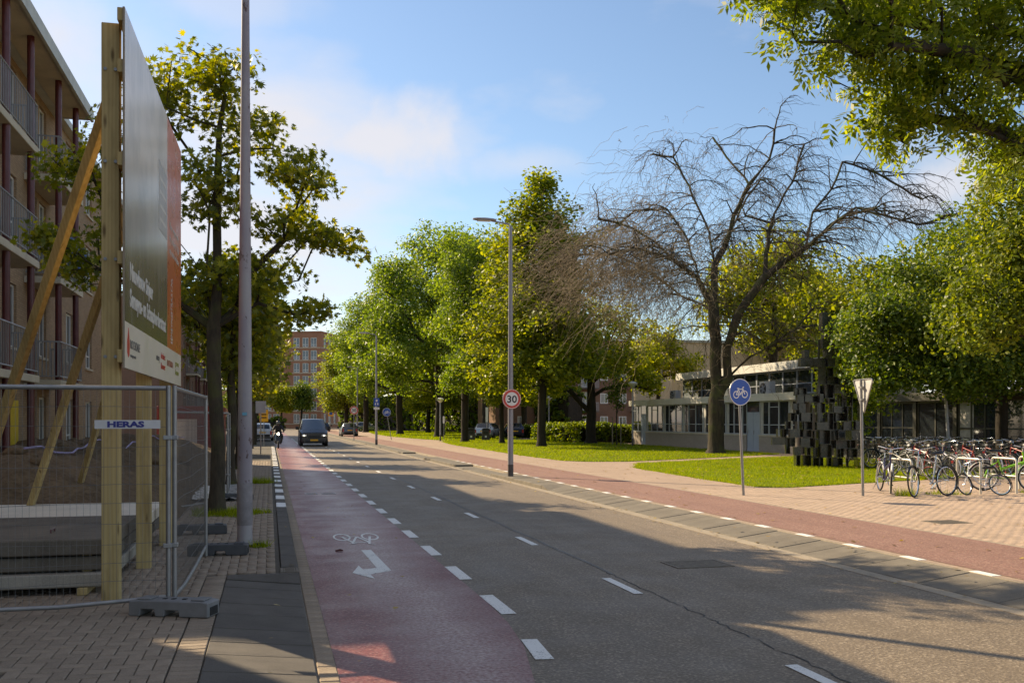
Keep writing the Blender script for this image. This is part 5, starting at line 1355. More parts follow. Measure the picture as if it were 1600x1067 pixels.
# hanging strands under the left limbs and round the middle
lid = [i for i in range(len(P)) if P[i][2] > 5 and (P[i][:2]@rv) < 3.0]
w = np.array([5.0 if (P[i][:2]@rv) < -3.5 else 2.0 if (P[i][:2]@rv) < -1.5 else .5 for i in lid]); w /= w.sum()
nH = 3600; S = P[rs.choice(lid, nH, p=w)]+rs.normal(0, 1.0, (nH, 3))*np.array((1.3, 1.3, 1.1))-np.array((0, 0, .8)); D = rs.normal(0, .8, (nH, 3)); D[:, 2] = D[:, 2]*.6; D[:, :2] += np.where((S[:, :2]@rv) < -2, -.18, 0.)[:, None]*rv[None]; D[:, :2] += (S[:, :2]/np.linalg.norm(S[:, :2]+1e-3, axis=1)[:, None])*.35
lf = (S[:, :2]@rv) < -1.5
L2 = np.where(lf, rs.uniform(.6, 2.3, nH), rs.uniform(.6, 1.5, nH)); C = curves(S, D*.85, L2, rs.uniform(.1, 1.15, nH), 9, .75); C[:, :, 2] = np.maximum(C[:, :, 2], 2.7)
V, F = tubes(C, np.full(nH, .011), np.full(nH, .005), 3); setp(np_mesh('hanging_twigs', V, F, M_twig, t, True), kind='stuff')

# ---------------- hedges
def hedge(label, pts, w, h, n, size, mat=M_hedge):
    t = thing('hedge', label, 'hedge', (pts[0][0], pts[0][1], .1)); rs2 = np.random.default_rng(len(label)); C = []
    core = MB()
    for (x0, y0), (x1, y1) in zip(pts, pts[1:]):
        L = math.hypot(x1-x0, y1-y0); m = int(n*L); d = np.array((x1-x0, y1-y0))/L; q = np.array((-d[1], d[0]))
        u = rs2.uniform(-.3, L+.3, m); side = rs2.integers(0, 3, m); a = rs2.uniform(-1, 1, m); zz = rs2.uniform(.08, 1, m)
        off = np.where(side == 0, a*w/2, np.where(side == 1, -w/2, w/2)); z = np.where(side == 0, h, zz*h)*(1+.09*np.sin(u*1.7))
        C.append(np.stack([x0-pts[0][0]+d[0]*u+q[0]*off, y0-pts[0][1]+d[1]*u+q[1]*off, z], 1))
        core.bar((x0-pts[0][0], y0-pts[0][1], h*.46), (x1-pts[0][0], y1-pts[0][1], h*.46), w*.8, h*.86)
    core.build('stems', M_barkd, t); leaf_cloud('foliage', np.concatenate(C), 9, .10, size, 'rhomb', mat, t, rs2)
hedge('clipped green hedge in front of the brick flats', [(21.6, 75.5), (23.6, 70.5), (27.0, 69.6)], 2.0, 1.35, 130, .17)
hedge('tall dark shrubbery far behind the verge trees', [(13, 176), (22, 150), (29, 122), (34, 106)], 2.4, 5.0, 40, .5, M_deep)
hedge('dark hedge beside the parked car behind the lime trees', [(24.0, 92), (27.5, 84)], 1.3, 1.1, 60, .25, M_deep)
hedge('overgrown hedge across the far end of the street', [(-14, 208), (3, 208)], 2.0, 2.2, 16, .6, M_deep)
# ================================================================== STREET FURNITURE
# ---------------- tall flaking lamp post on the left kerb
def flake_mat():
    t = NT('flaking_lilac_paint'); v = t.coord(); s = t.noise(t.coord((1, 1, .45)), 9, 6, .7); c = t.mix(t.ramp(t.noise(v, 1.1, 4), [(.35, 0.0), (.7, 1.0)]), (.27, .235, .27), (.36, .34, .36))
    c = t.mix(t.ramp(s, [(.60, 0.0), (.64, 1.0)]), c, (.10, .055, .05)); x, y, z = t.sep(v)
    c = t.mix(t.math('MULTIPLY', t.ramp(t.noise(t.coord((1, 1, .2)), 5, 4), [(.45, 0.0), (.6, 1.0)]), .5), c, (.42, .41, .40))
    t.pbr(c, .55, 0, t.bump(s, .3, .004), .4); return t.mat
M_flake = flake_mat()
t = thing('lamp_post', 'tall grey lamp post with flaking paint on the left kerb, running out of the top', 'lamp post', (-.32, 13.5, .1))
MB().tube([(0, 0, -.05), (0, 0, .04), (.0, 0, 1.0), (.004, 0, 4.2), (.01, 0, 8.2), (.02, 0, 10.0)], [.103, .100, .098, .074, .044, .04], 20).build('pole', M_flake, t, smooth=True)
MB().tube([(0, 0, .28), (0, 0, .3), (0, 0, .83), (0, 0, .85)], [.1, .1035, .1022, .099], 20).build('inspection_sleeve', plain('sleeve', (.26, .24, .25), .6, 0, .25, 8), t, smooth=True)
MB().box(-.03, .03, -.108, -.10, 1.75, 1.79).build('sticker', plain('sticker_blue', (.12, .38, .52), .5), t)
a = MB().tube([(.02, 0, 9.95), (.2, 0, 10.1), (1.2, 0, 10.2)], .03, 8).build('arm', M_flake, t, smooth=True)
MB().prism([(1.1, -.1), (1.7, -.14), (1.75, 0), (1.7, .14), (1.1, .1)], 10.16, 10.26).build('luminaire', M_pole, t, bevel=.02)
# ---------------- lamp posts on the right kerb
M_tgrey = plain('lamp_grey', (.30, .29, .31), .45, .1, .08, 2)
M_cuff = plain('pole_cuff', (.10, .085, .08), .7, 0, .3, 8)
def street_lamp(label, x, y, rz=0.0):
    t = thing('street_lamp', label, 'street lamp', (x, y, .1), rz, 'grey street lamps along the right kerb')
    MB().tube([(0, 0, 0), (0, 0, .62), (0, 0, 2.6), (0, 0, 7.55)], [.086, .085, .08, .05], 14).build('pole', M_tgrey, t, smooth=True)
    MB().tube([(0, 0, -.02), (0, 0, .36)], [.089, .0885], 14).build('cuff', M_cuff, t, smooth=True)
    MB().tube([(0, 0, 7.5), (-.06, 0, 7.60), (-.5, 0, 7.66), (-.62, 0, 7.68)], .026, 8).build('arm', M_tgrey, t, smooth=True)
    mb = MB(); S = []
    for u, w, h in ((-.45, .05, .03), (-.55, .10, .05), (-.8, .14, .06), (-1.05, .13, .05), (-1.16, .07, .03)):
        S.append([(u, w*math.cos(q*math.pi/4), 7.70+h*math.sin(q*math.pi/4)*(1.0 if q < 4 else .6)) for q in range(8)])
    V = [p for s in S for p in s]; F = [(i*8+j, i*8+(j+1) % 8, (i+1)*8+(j+1) % 8, (i+1)*8+j) for i in range(4) for j in range(8)]+[tuple(range(8))[::-1], tuple(range(32, 40))]
    h = mb.add(V, F).build('lamp_head', M_tgrey, t, smooth=True)
    MB().box(-1.02, -.62, -.09, .09, 7.655, 7.668).build('lens', M_white, h)
    return t
street_lamp('grey street lamp carrying the 30 sign on the right kerb', 7.06, 28.4)
street_lamp('second grey street lamp, with a blue sign, down the right kerb', 7.16, 67.2)
street_lamp('most distant grey street lamp on the right kerb', 9.6, 110)
# ---------------- signs
def disc(mb, r, d0, d1, n=36, M=None, c=(0, 0)):
    mb.prism([(c[0]+r*math.cos(2*math.pi*k/n), c[1]+r*math.sin(2*math.pi*k/n)) for k in range(n)], d0, d1, M)
def face_M(z, y=0.0):  # (a right, b up, c towards -y)
    return Matrix(((1, 0, 0, 0), (0, 0, -1, y), (0, 1, 0, z), (0, 0, 0, 1)))
def speed_sign(label, x, y, z, rz, r=.30, pole=False, off=-.105, tilt=0):
    t = thing('speed_sign', label, 'traffic sign', (x, y, .1), rz); M = face_M(z, off)
    mb = MB(); disc(mb, r, 0, .006, M=M); p = mb.build('plate', M_red, t)
    mb = MB(); disc(mb, r+.004, -.012, -.0005, M=M); mb.build('backing', M_galv, t)
    mb = MB(); disc(mb, r*.97, .0062, .0072, M=M); mb.build('rim', M_white, t)
    mb = MB(); disc(mb, r*.93, .0074, .0082, M=M); mb.build('red_ring', M_red, t)
    mb = MB(); disc(mb, r*.70, .0085, .0094, M=M); mb.build('white_field', M_white, t)
    text_mesh('numerals', '30', r*1.02, M_black, t, M @ Matrix.Translation((0, -r*.36, .0105)), width=r*1.06, bold=r*.022, align='CENTER')
    if pole: MB().tube([(0, 0, 0), (0, 0, z+r*.8)], .03, 8).build('pole', M_galv, t)
    else:
        for q in (-.12, .12): MB().box(-.09, .09, off+.0125, .0, z+q-.02, z+q+.02).build('bracket', M_galv, t)
    return t
speed_sign('round red-bordered 30 sign on the near street lamp', 7.06, 28.4, 2.33, R(6), .295)
speed_sign('small far 30 sign on its own post beside the road', 6.95, 83, 2.55, R(2), .36, True, -.04)
def bike_sign(label, x, y, z, rz, lean, lx=0.0, r=.30):
    t = thing('bicycle_sign', label, 'traffic sign', (x, y, .1), rz); t.rotation_euler = (lx, lean, rz); M = face_M(z, -.04)
    MB().tube([(0, 0, -.05), (0, 0, z+.24)], .03, 10).build('pole', M_galv, t, smooth=True)
    mb = MB(); disc(mb, r+.004, -.010, -.0005, M=M); mb.build('backing', M_galv, t)
    mb = MB(); disc(mb, r, 0, .005, M=M); mb.build('plate', M_white, t)
    mb = MB(); disc(mb, r*.945, .0052, .0062, M=M); mb.build('blue_field', M_blue, t)
    mb = MB(); pictogram(mb, M @ Matrix.Translation((0, -r*.18, .0075)), r*.82, r*.072); mb.build('bicycle_symbol', M_white, t)
    for q in (-.14, .14): MB().box(-.045, .045, -.031, .034, z+q-.018, z+q+.018).build('clamp', M_galv, t)
    return t
bike_sign('blue round bicycle sign on a leaning post beside the red cycle path', 10.32, 19.85, 2.32, R(11), R(-3))
bike_sign('small far bicycle sign on a slanting post beyond the second lamp', 10.35, 84.8, 2.45, R(5), R(-10), r=.36)
t = thing('give_way_sign', 'give-way sign seen from its back beside the bicycle stands', 'traffic sign', (12.82, 19.05, .1), R(-95)); t.rotation_euler = (R(1.0), R(0), R(-95))
MB().tube([(0, 0, -.05), (0, 0, 2.6)], .031, 10).build('pole', M_galv, t, smooth=True)
M = Matrix(((1, 0, 0, 0), (0, 0, -1, .06), (0, 1, 0, 0), (0, 0, 0, 1)))
def tri(s, zc): return [(-.40*s, zc+.26*s), (-.36*s, zc+.30*s), (.36*s, zc+.30*s), (.40*s, zc+.26*s), (.03*s, zc-.44*s), (-.03*s, zc-.44*s)]
mb = MB(); mb.prism(tri(1, 2.30), 0, .006, M); mb.build('plate', plain('sign_back', (.55, .55, .53), .5, .2), t)
mb = MB(); mb.prism(tri(1.0, 2.30), -.004, -.0005, M); mb.build('red_face', M_red, t)
mb = MB(); mb.prism(tri(.70, 2.31), -.0065, -.0045, M); mb.build('white_face', M_white, t)
mb = MB()
for a, b in zip(tri(1, 2.3), tri(1, 2.3)[1:]+tri(1, 2.3)[:1]): mb.bar(M @ Vector((*a, .012)), M @ Vector((*b, .012)), .022, .022)
mb.build('flange', M_galv, t)
for q in (2.15, 2.42): MB().box(-.06, .06, -.034, .053, q-.02, q+.02).build('clamp', M_galv, t)
def plate_sign(label, x, y, z, w, h, mat, rz=0.0, post=None, off=-.1, mark=None):
    t = thing('plate_sign', label, 'sign', (x, y, .1), rz)
    MB().box(-w/2, w/2, off, off+.012, z-h/2, z+h/2).build('plate', mat, t, bevel=.004)
    if mark:
        mm, rows = mark
        for (a, b, c, d) in rows: MB().box(-w/2+a*w, -w/2+b*w, off-.004, off-.0005, z-h/2+c*h, z-h/2+d*h).build('marking', mm, t)
    if post: MB().tube([(0, 0, 0), (0, 0, z+h/2)], .03, 8).build('post', M_galv, t)
    else: MB().box(-.04, .04, off+.0125, .0, z-.03, z+.03).build('bracket', M_galv, t)
    return t
plate_sign('blue rectangular zone sign on the second street lamp', 7.16, 67.2, 2.95, .40, .55, M_blue, R(4), mark=(M_white, [(.35, .65, .55, .85), (.2, .4, .15, .4), (.6, .8, .15, .4)]))
plate_sign('small white plate under the blue zone sign', 7.16, 67.2, 2.52, .40, .16, M_white, R(4))
plate_sign('tall narrow white plate on a thin post near the bins', 18.6, 83.5, 2.2, .22, 1.3, M_white, R(-10), True, -.04)
plate_sign('narrow white plate on a post beside the park lamp', 14.5, 82.0, 1.75, .16, .6, M_white, R(-30), True, -.04)
plate_sign('yellow and black pedestrian warning sign far down the road', 10.9, 180, 3.0, 1.0, 1.0, M_yellow, 0, True, -.05, (M_blue, [(.22, .78, .22, .78)]))
plate_sign('orange diversion sign in front of the tower', 13.6, 186, 3.4, .9, .9, M_yellow, 0, True, -.05)
plate_sign('yellow roadwork board on the left kerb beyond the maples', -.35, 66, 2.0, .55, .8, M_yellow, R(-6), True, -.04, (M_black, [(.2, .8, .55, .65), (.2, .8, .3, .4)]))
plate_sign('grey sign back on a post beside the left maple row', -.42, 50, 2.35, .5, .6, M_pole, R(4), True, -.04)
# ---------------- park lamps
def park_lamp(label, x, y, h, lean=0.0):
    t = thing('park_lamp', label, 'park lamp', (x, y, .1), 0, 'post-top park lamps'); t.rotation_euler = (0, lean, 0)
    MB().tube([(0, 0, -.03), (0, 0, 1.0), (0, 0, h-.35)], [.065, .06, .045], 10).build('pole', M_pole, t, smooth=True)
    MB().tube([(0, 0, 0), (0, 0, .5)], [.068, .066], 10).build('cuff', M_cuff, t)
    s = MB().lathe([(.05, h-.36), (.10, h-.33), (.30, h-.10), (.30, h-.07)], 18).build('shade', plain('lamp_white', (.66, .65, .60), .4), t, smooth=True)
    MB().lathe([(.305, h-.068), (.31, h-.04), (.16, h+.03), (.03, h+.05)], 18).build('cap', plain('lamp_cap', (.55, .55, .53), .5), t, smooth=True)
park_lamp('park lamp on the verge beside the cycle path', 13.6, 78.6, 3.5)
park_lamp('park lamp at the left end of the pavilion', 23.2, 60.0, 4.2)
park_lamp('park lamp behind the lime trees near the parked car', 25.4, 87.3, 3.9)
park_lamp('leaning park lamp behind the crowd of bicycles', 22.4, 28.3, 3.75, R(-4))
# ---------------- litter containers and tree stakes
def bin_(label, x, y):
    t = thing('waste_container', label, 'waste container', (x, y, .1), R(-12), 'dark waste containers on the verge')
    MB().box(-.33, .33, -.33, .33, 0, .85).build('body', plain('bin_brown', (.07, .055, .05), .6, 0, .2, 4), t, bevel=.03)
    MB().prism([(-.36, .86), (.36, .86), (.36, .95), (.2, 1.05), (-.2, 1.05), (-.36, .95)], -.36, .36, Matrix(((1, 0, 0, 0), (0, 0, -1, 0), (0, 1, 0, 0), (0, 0, 0, 1)))).build('lid', M_black, t, bevel=.02)
    MB().box(-.2, .2, -.345, -.332, .55, .78).build('hatch', M_black, t); MB().box(-.08, .08, -.338, -.332, .25, .42).build('sticker', M_white, t)
bin_('left one of two dark waste containers on the verge', 16.6, 80.6)
bin_('right one of two dark waste containers on the verge', 17.75, 80.1)
tree('young_tree', 'staked young tree in front of the clipped hedge', (23.0, 62.5, .1), 41, [(0, 0, 0), (0, .02, 2), (0, 0, 4)], .04, [(0, 0, 4.2, .7, .7, 1.2, 30), (0, 0, 3.0, .5, .5, .6, 12)], 'rhomb', M_deep, 40, .14, .25, M_bark, None, minz=1.6)
for s in (-1, 1):
    o = MB().tube([(0, 0, 0), (0, 0, 1.9)], .045, 8).build('tree_stake', plain('grey_stake', (.25, .20, .14), .8), None); o.location = (23.0+s*.3, 62.5, .1); setp(o, '%s wooden stake beside the young tree' % ('left' if s < 0 else 'right'), 'stake', 'stakes of the young tree')
# picket fence before the flats
t = thing('picket_fence', 'low dark picket fence in front of the brick flats', 'fence', (26, 104, .1))
for k in range(56): MB().box(k*.36, k*.36+.16, -.02, .02, 0, 1.15+.05*math.sin(k*2.1)).build('picket', M_concd, t, fix=False)
for z in (.3, .9): MB().box(-.05, 20.2, .022, .06, z, z+.08).build('rail', M_concd, t, fix=False)
# ---------------- black box sculpture
t = thing('box_sculpture', 'tall sculpture of stacked black steel boxes on the lawn', 'sculpture', (19.2, 31.2, .1), R(-17.5))
M_box = plain('black_steel', (.014, .014, .015), .22, 0, .3, 3, .8)
BX = '''345,40,380,155 380,68,427,155 360,155,412,207 345,207,380,272 380,207,427,265 235,280,265,330 430,270,462,322 370,265,412,325 210,330,290,385 290,335,345,390 340,330,380,500 380,325,428,388
388,390,430,450 380,450,455,500 455,450,530,500 530,450,605,500 578,380,605,450 605,380,640,480 187,520,210,570 210,520,260,565 330,505,360,560 360,500,412,590 412,500,480,560 485,500,510,556 200,565,245,620 245,565,278,612 278,570,330,615
330,560,360,615 370,590,412,620 183,620,210,658 183,658,210,694 183,694,210,735 213,620,258,680 213,680,272,735 290,625,325,680 325,610,360,735 360,620,410,680 440,560,475,640 485,555,515,590 485,590,515,640 485,640,515,735 520,555,570,735 415,640,485,680
155,680,185,735 137,735,170,785 180,735,215,785 220,735,275,790 275,680,300,790 300,740,370,790 375,680,415,790 420,680,485,735 420,740,450,790 450,740,480,790 480,735,535,790 540,735,590,790
82,785,112,838 112,785,137,840 140,785,203,838 205,785,245,838 245,790,297,838 297,795,325,850 297,850,325,905 325,790,395,880 325,880,395,965 395,790,430,855 430,790,515,855 515,790,600,855
48,840,135,888 135,840,162,945 162,840,195,898 197,840,255,900 255,840,297,900 400,855,430,908 430,855,520,908 520,855,575,908 560,500,600,560
160,898,205,950 207,900,232,950 232,900,258,950 258,900,297,965 297,905,325,965 395,908,420,965 420,908,450,965 450,908,505,970 505,908,560,965
178,950,205,1030 220,950,272,1030 285,965,325,1030 345,965,370,1030 385,965,415,1030 420,965,450,1030 450,970,487,1030 487,970,560,1030 560,908,620,1030'''
r3 = random.Random(3)
for tok in BX.split():
    x0, y0, x1, y1 = [int(q) for q in tok.split(',')]
    a, b = (x0-335)/178+.004, (x1-335)/178-.004; c, d = (1030-y1)/178+.004, (1030-y0)/178-.004
    wd = b-a; dep = r3.choice((.2, .3, .45, .3)); zc = (c+d)/2; sp = .55*(1-zc/7); y0_ = r3.uniform(-sp, sp)-dep/2; op = r3.random(); th = .014
    if y1 < 400: op = .9; dep = .5; y0_ = -.25
    mb = MB()
    if op < .42:      # open towards us: five sheets
        mb.box(a, b, y0_, y0_+dep, c, c+th); mb.box(a, b, y0_, y0_+dep, d-th, d); mb.box(a, a+th, y0_, y0_+dep, c+th, d-th); mb.box(b-th, b, y0_, y0_+dep, c+th, d-th); mb.box(a+th, b-th, y0_+dep-th, y0_+dep, c+th, d-th)
    elif op < .74:    # open right through
        mb.box(a, b, y0_, y0_+dep, c, c+th); mb.box(a, b, y0_, y0_+dep, d-th, d); mb.box(a, a+th, y0_, y0_+dep, c+th, d-th); mb.box(b-th, b, y0_, y0_+dep, c+th, d-th)
    else: mb.box(a, b, y0_, y0_+dep, c, d)
    mb.build('box', M_box, t, fix=False)
MB().box(-.9, .9, -.35, .35, -.06, .004).build('base_plate', M_box, t)
MB().box(-.03, .03, -.03, .03, .004, 4.6).build('mast', M_box, t)
# ---------------- bicycle stands
def stand(label, x, y0=19.72, y1=18.82):
    t = thing('bicycle_stand', label, 'bicycle stand', (x, (y0+y1)/2, .1), 0, 'steel hoop bicycle stands'); h = (y0-y1)/2
    pts = [(.05, h, -.02), (.05, h, .72)]+[(.05-.0, h-.08+.08*math.cos(q*math.pi/8), .72+.08*math.sin(q*math.pi/8)) for q in range(1, 5)]+[(-.05, -h+.08-.08*math.sin(q*math.pi/8), .72+.08*math.cos(q*math.pi/8)) for q in range(0, 5)]+[(-.05, -h, -.02)]
    MB().tube(pts, .026, 10).build('hoop', plain('pale_steel', (.60, .57, .50), .4, .3), t, smooth=True)
    MB().tube([(.05, h, .40), (-.05, -h, .40)], .018, 8).build('crossbar', MATS['pale_steel'], t, smooth=True)
stand('leftmost steel bicycle stand, nearest the give-way sign', 13.95)
stand('second steel bicycle stand, between the silver-framed and the small bicycle', 15.75)
stand('third steel bicycle stand, beside the lime green bicycle', 16.72)
stand('steel bicycle stand behind the front wheel of the lime green bicycle', 17.75, 20.0, 19.1)
# ================================================================== BICYCLES
M_tyre = M_dark
def bicycle(label, loc, rz, frame_mat, style=0, r=.34, lean=0.0, steer=0.0, group=None, s=1.0, saddle_mat=None, basket=False, name='bicycle', rim_mat=None):
    """x forward; wheels at x = 0 (rear) and 1.06 (front)"""
    t = thing(name, label, 'bicycle', loc, rz, group); t.rotation_euler = (lean, 0, rz); t.scale = (s, s, s)
    WB = 1.06
    def wheel(x, ang, nm):
        prof = []
        mb = MB()
        c, sn = math.cos(ang), math.sin(ang)
        def pt(a, rad, off=0.0): return (x+rad*math.cos(a)*c-off*sn, rad*math.cos(a)*sn+off*c, r+rad*math.sin(a))
        mb.tube([pt(2*math.pi*k/28, r-.019) for k in range(28)], .019, 6, closed=True); w = mb.build(nm, M_tyre, t, smooth=True, fix=False)
        MB().tube([pt(2*math.pi*k/28, r-.044) for k in range(28)], .011, 5, closed=True).build('rim', rim_mat or M_chrome, w, smooth=True, fix=False)
        mb = MB()
        for k in range(20): mb.tube([pt(2*math.pi*k/20+.2*(k % 2), .02, .02*(1 if k % 2 else -1)), pt(2*math.pi*k/20, r-.05)], .0014, 3, caps=False)
        mb.tube([pt(0, 0, -.05), pt(0, 0, .05)], .018, 8); mb.build('spokes', M_chrome, w, fix=False)
        mb = MB(); a0, a1 = (R(20), R(215)) if x < .5 else (R(30), R(190))
        n = 14; mb2 = []
        for k in range(n+1):
            a = a0+(a1-a0)*k/n
            for o in (-.024, .024): mb.v.append(pt(a, r+.022, o))
        for k in range(n): mb.f.append((2*k, 2*k+1, 2*k+3, 2*k+2)); mb.mi.append(0)
        g = mb.build('mudguard', M_black if style != 2 else M_white, t, smooth=True, fix=False); md = g.modifiers.new('thick', 'SOLIDIFY'); md.thickness = .004
    wheel(0, 0, 'rear_wheel'); wheel(WB, steer, 'front_wheel')
    BB = (.46, 0, .29); ST = (.30, 0, .80 if style != 1 else .72); HT = (.86, 0, .86); HB = (.89, 0, .70); A = (0, 0, r)
    mb = MB(); tb = .017
    if style == 0: mb.tube([ST[:2]+(ST[2]-.06,), HT], tb*.9, 8); mb.tube([BB, HB], tb, 8)
    elif style == 1: mb.tube([(.38, 0, .50), (.62, 0, .50), HB], tb*1.15, 8); mb.tube([BB, (.66, 0, .40), (.885, 0, .78)], tb*1.3, 8)
    else: mb.tube([(.37, 0, .52), HB], tb*1.6, 8); mb.tube([BB, (.7, 0, .42), HB], tb*1.2, 8)
    mb.tube([BB, ST], tb, 8); mb.tube([(HB[0]+.01, 0, HB[2]-.06), (HT[0]-.02, 0, HT[2]+.08)], tb*1.2, 8)
    for sd in (-1, 1):
        mb.tube([BB, (.2, sd*.05, r), (0, sd*.06, r)], .010, 6); mb.tube([(ST[0]+.02, 0, ST[2]-.10), (.15, sd*.05, r+.26), (0, sd*.06, r)], .009, 6)
    mb.build('frame', frame_mat, t, smooth=True, fix=False)
    mb = MB()
    for sd in (-1, 1): mb.tube([(.895, sd*.0, .66), (.92, sd*.05, .62), (1.02, sd*.055, r+.10), (WB, sd*.055, r)], .011, 6)
    mb.build('fork', frame_mat if style else M_black, t, smooth=True, fix=False)
    mb = MB(); c, sn = math.cos(steer), math.sin(steer)
    def hp(x, y, z): return (.84+x*c-y*sn, x*sn+y*c, z)
    mb.tube([(.85, 0, .86), (.83, 0, 1.02)], .014, 8)
    hb = [hp(-.22, -.29, 1.04), hp(-.08, -.27, 1.07), hp(.04, -.12, 1.04), hp(.02, 0, 1.02), hp(.04, .12, 1.04), hp(-.08, .27, 1.07), hp(-.22, .29, 1.04)]
    mb.tube(hb, .011, 8); h = mb.build('handlebar', M_chrome, t, smooth=True, fix=False)
    for q, q2 in ((0, 1), (-1, -2)):
        a, b = Vector(hb[q]), Vector(hb[q2]); MB().tube([a, a+(b-a)*.8], .017, 8).build('grip', M_dark, h, smooth=True)
    MB().lathe([(.02, 0), (.045, .01), (.05, .05), (.03, .07)], 10, hp(.16, 0, .90)).build('headlamp', M_chrome if style else M_black, t, smooth=True)
    MB().tube([ST, (.285, 0, ST[2]+.14)], .013, 8).build('seat_post', M_chrome, t)
    z = ST[2]+.14
    mb = MB(); sec = [(.12, .078, .05), (.18, .095, .055), (.27, .075, .05), (.36, .032, .038), (.43, .022, .03)]; V = []
    for x, w, h_ in sec: V += [(x, -w, z), (x, -w*.8, z+h_), (x, 0, z+h_+.008), (x, w*.8, z+h_), (x, w, z), (x, 0, z-.02)]
    F = [(i*6+j, i*6+(j+1) % 6, (i+1)*6+(j+1) % 6, (i+1)*6+j) for i in range(4) for j in range(6)]+[(5, 4, 3, 2, 1, 0), tuple(range(24, 30))]
    mb.add(V, F).build('saddle', saddle_mat or M_black, t, smooth=True)
    mb = MB(); mb.tube([(BB[0], -.07, BB[2]), (BB[0], .07, BB[2])], .018, 8)
    for k in range(24):
        a, b = 2*math.pi*k/24, 2*math.pi*(k+1)/24; mb.tube([(BB[0]+.09*math.cos(a), .045, BB[2]+.09*math.sin(a)), (BB[0]+.09*math.cos(b), .045, BB[2]+.09*math.sin(b))], .006, 4, caps=False)
    mb.bar((BB[0], .06, BB[2]), (BB[0]+.12, .06, BB[2]-.11), .014, .014); mb.bar((BB[0], -.06, BB[2]), (BB[0]-.12, -.06, BB[2]+.11), .014, .014)
    cr = mb.build('crankset', M_chrome, t, fix=False)
    for sx in (1, -1): MB().box(BB[0]+sx*.12-.04, BB[0]+sx*.12+.04, sx*.065, sx*.15, BB[2]-sx*.11-.012, BB[2]-sx*.11+.012).build('pedal', M_dark, cr)
    mb = MB(); mb.bar((0, .045, r+.03), (BB[0], .045, BB[2]+.09), .006, .004); mb.bar((0, .045, r-.03), (BB[0], .045, BB[2]-.09), .006, .004); mb.build('chain', M_dark, t)
    mb = MB(); z = r*2+.07
    for sd in (-.055, 0, .055): mb.tube([(-.22, sd, z), (.2, sd, z)], .006, 5)
    mb.tube([(-.22, -.055, z), (-.22, .055, z)], .006, 5); mb.tube([(.2, -.055, z), (.2, .055, z)], .006, 5)
    for sd in (-1, 1): mb.tube([(-.02, sd*.06, z), (0, sd*.065, r)], .006, 5)
    mb.build('carrier', M_black if style != 2 else M_chrome, t, fix=False)
    MB().box(-.235, -.223, -.03, .03, z-.03, z+.02).build('rear_reflector', M_red, t)
    mb = MB(); mb.tube([(.12, -.07, r-.02), (.02, -.16, .03)], .008, 5); mb.build('kickstand', M_chrome, t)
    if basket:
        mb = MB()
        for zz in (.80, .92, 1.04): mb.tube([(.98, -.18, zz), (1.24, -.18, zz), (1.24, .18, zz), (.98, .18, zz)], .006, 5, closed=True)
        for q in range(6):
            u = .98+.26*q/5
            for sd in (-.18, .18): mb.tube([(u, sd, .80), (u, sd, 1.04)], .004, 4)
            mb.tube([(1.24, -.18+.36*q/5, .80), (1.24, -.18+.36*q/5, 1.04)], .004, 4); mb.tube([(u, -.18, .80), (u, .18, .80)], .004, 4)
        mb.build('basket', M_black, t, fix=False)
    return t
M_silver = plain('silver_frame', (.50, .48, .45), .3, .6, .08, 5)
M_navyf = plain('navy_frame', (.03, .03, .09), .3, .1, .1, 5)
M_green = plain('lime_frame', (.23, .58, .04), .35, 0, .06, 5)
M_whitef = plain('white_frame_bike', (.66, .63, .60), .35, 0, .06, 5)
M_redf = plain('red_frame', (.32, .03, .03), .35, 0, .1, 5)
bicycle('black and silver bicycle leaning between the first two bicycle stands', (14.62, 18.55, .106), R(-167), M_silver, 0, .345, R(5), R(22))
bicycle('dark purple bicycle parked behind the leftmost bicycle stand', (14.15, 20.35, .106), R(-112), M_navyf, 2, .34, R(-3), R(-14), basket=False)
bicycle('small white children bicycle leaning low beside the middle bicycle stand', (15.95, 18.45, .106), R(162), M_whitef, 1, .34, R(22), R(30), s=.74)
bicycle('lime green bicycle at the right picture edge', (16.55, 19.75, .106), R(-32), M_green, 2, .34, R(2), R(10), rim_mat=M_whitef)
protos = []
GB = 'bicycles crowded in rows before the pavilion'
for k, (fm, st, bs) in enumerate(((M_black, 0, False), (M_black, 2, True), (M_redf, 0, False), (M_navyf, 2, False), (M_black, 1, True))):
    protos.append(bicycle('parked bicycle in the crowded rows before the pavilion', (0, 0, .1), 0, fm, st, .345, R(rng.uniform(-4, 4)), R(rng.uniform(-35, 35)), GB, basket=bs, rim_mat=M_pole))
first = set(); nb = 0
rows = [(24.6, 17.9, 8, 90), (27.0, 19.6, 9, -88), (29.6, 20.6, 9, 92), (32.0, 21.2, 8, -90)]
ordn = ['first', 'second', 'third', 'fourth', 'fifth', 'sixth', 'seventh', 'eighth', 'ninth']
rown = ['front', 'second', 'third', 'rear']
for ri, (yy, xs, n, hd) in enumerate(rows):
    for k in range(n):
        pi = rng.randrange(5); p = protos[pi]
        o = p if pi not in first else copy_tree(p); first.add(pi)
        o.location = (xs+k*.55+rng.uniform(-.08, .08), yy+rng.uniform(-.2, .2)-(.53 if hd > 0 else -.53), .106)
        o.rotation_euler = (R(rng.uniform(-5, 5)), 0, R(hd+rng.uniform(-9, 9)))
        o['label'] = '%s bicycle from the left in the %s row of the crowded bicycle parking' % (ordn[k], rown[ri])
for pi in range(5):
    if pi not in first: protos[pi].location = (22.5+pi*.5, 25, .106)
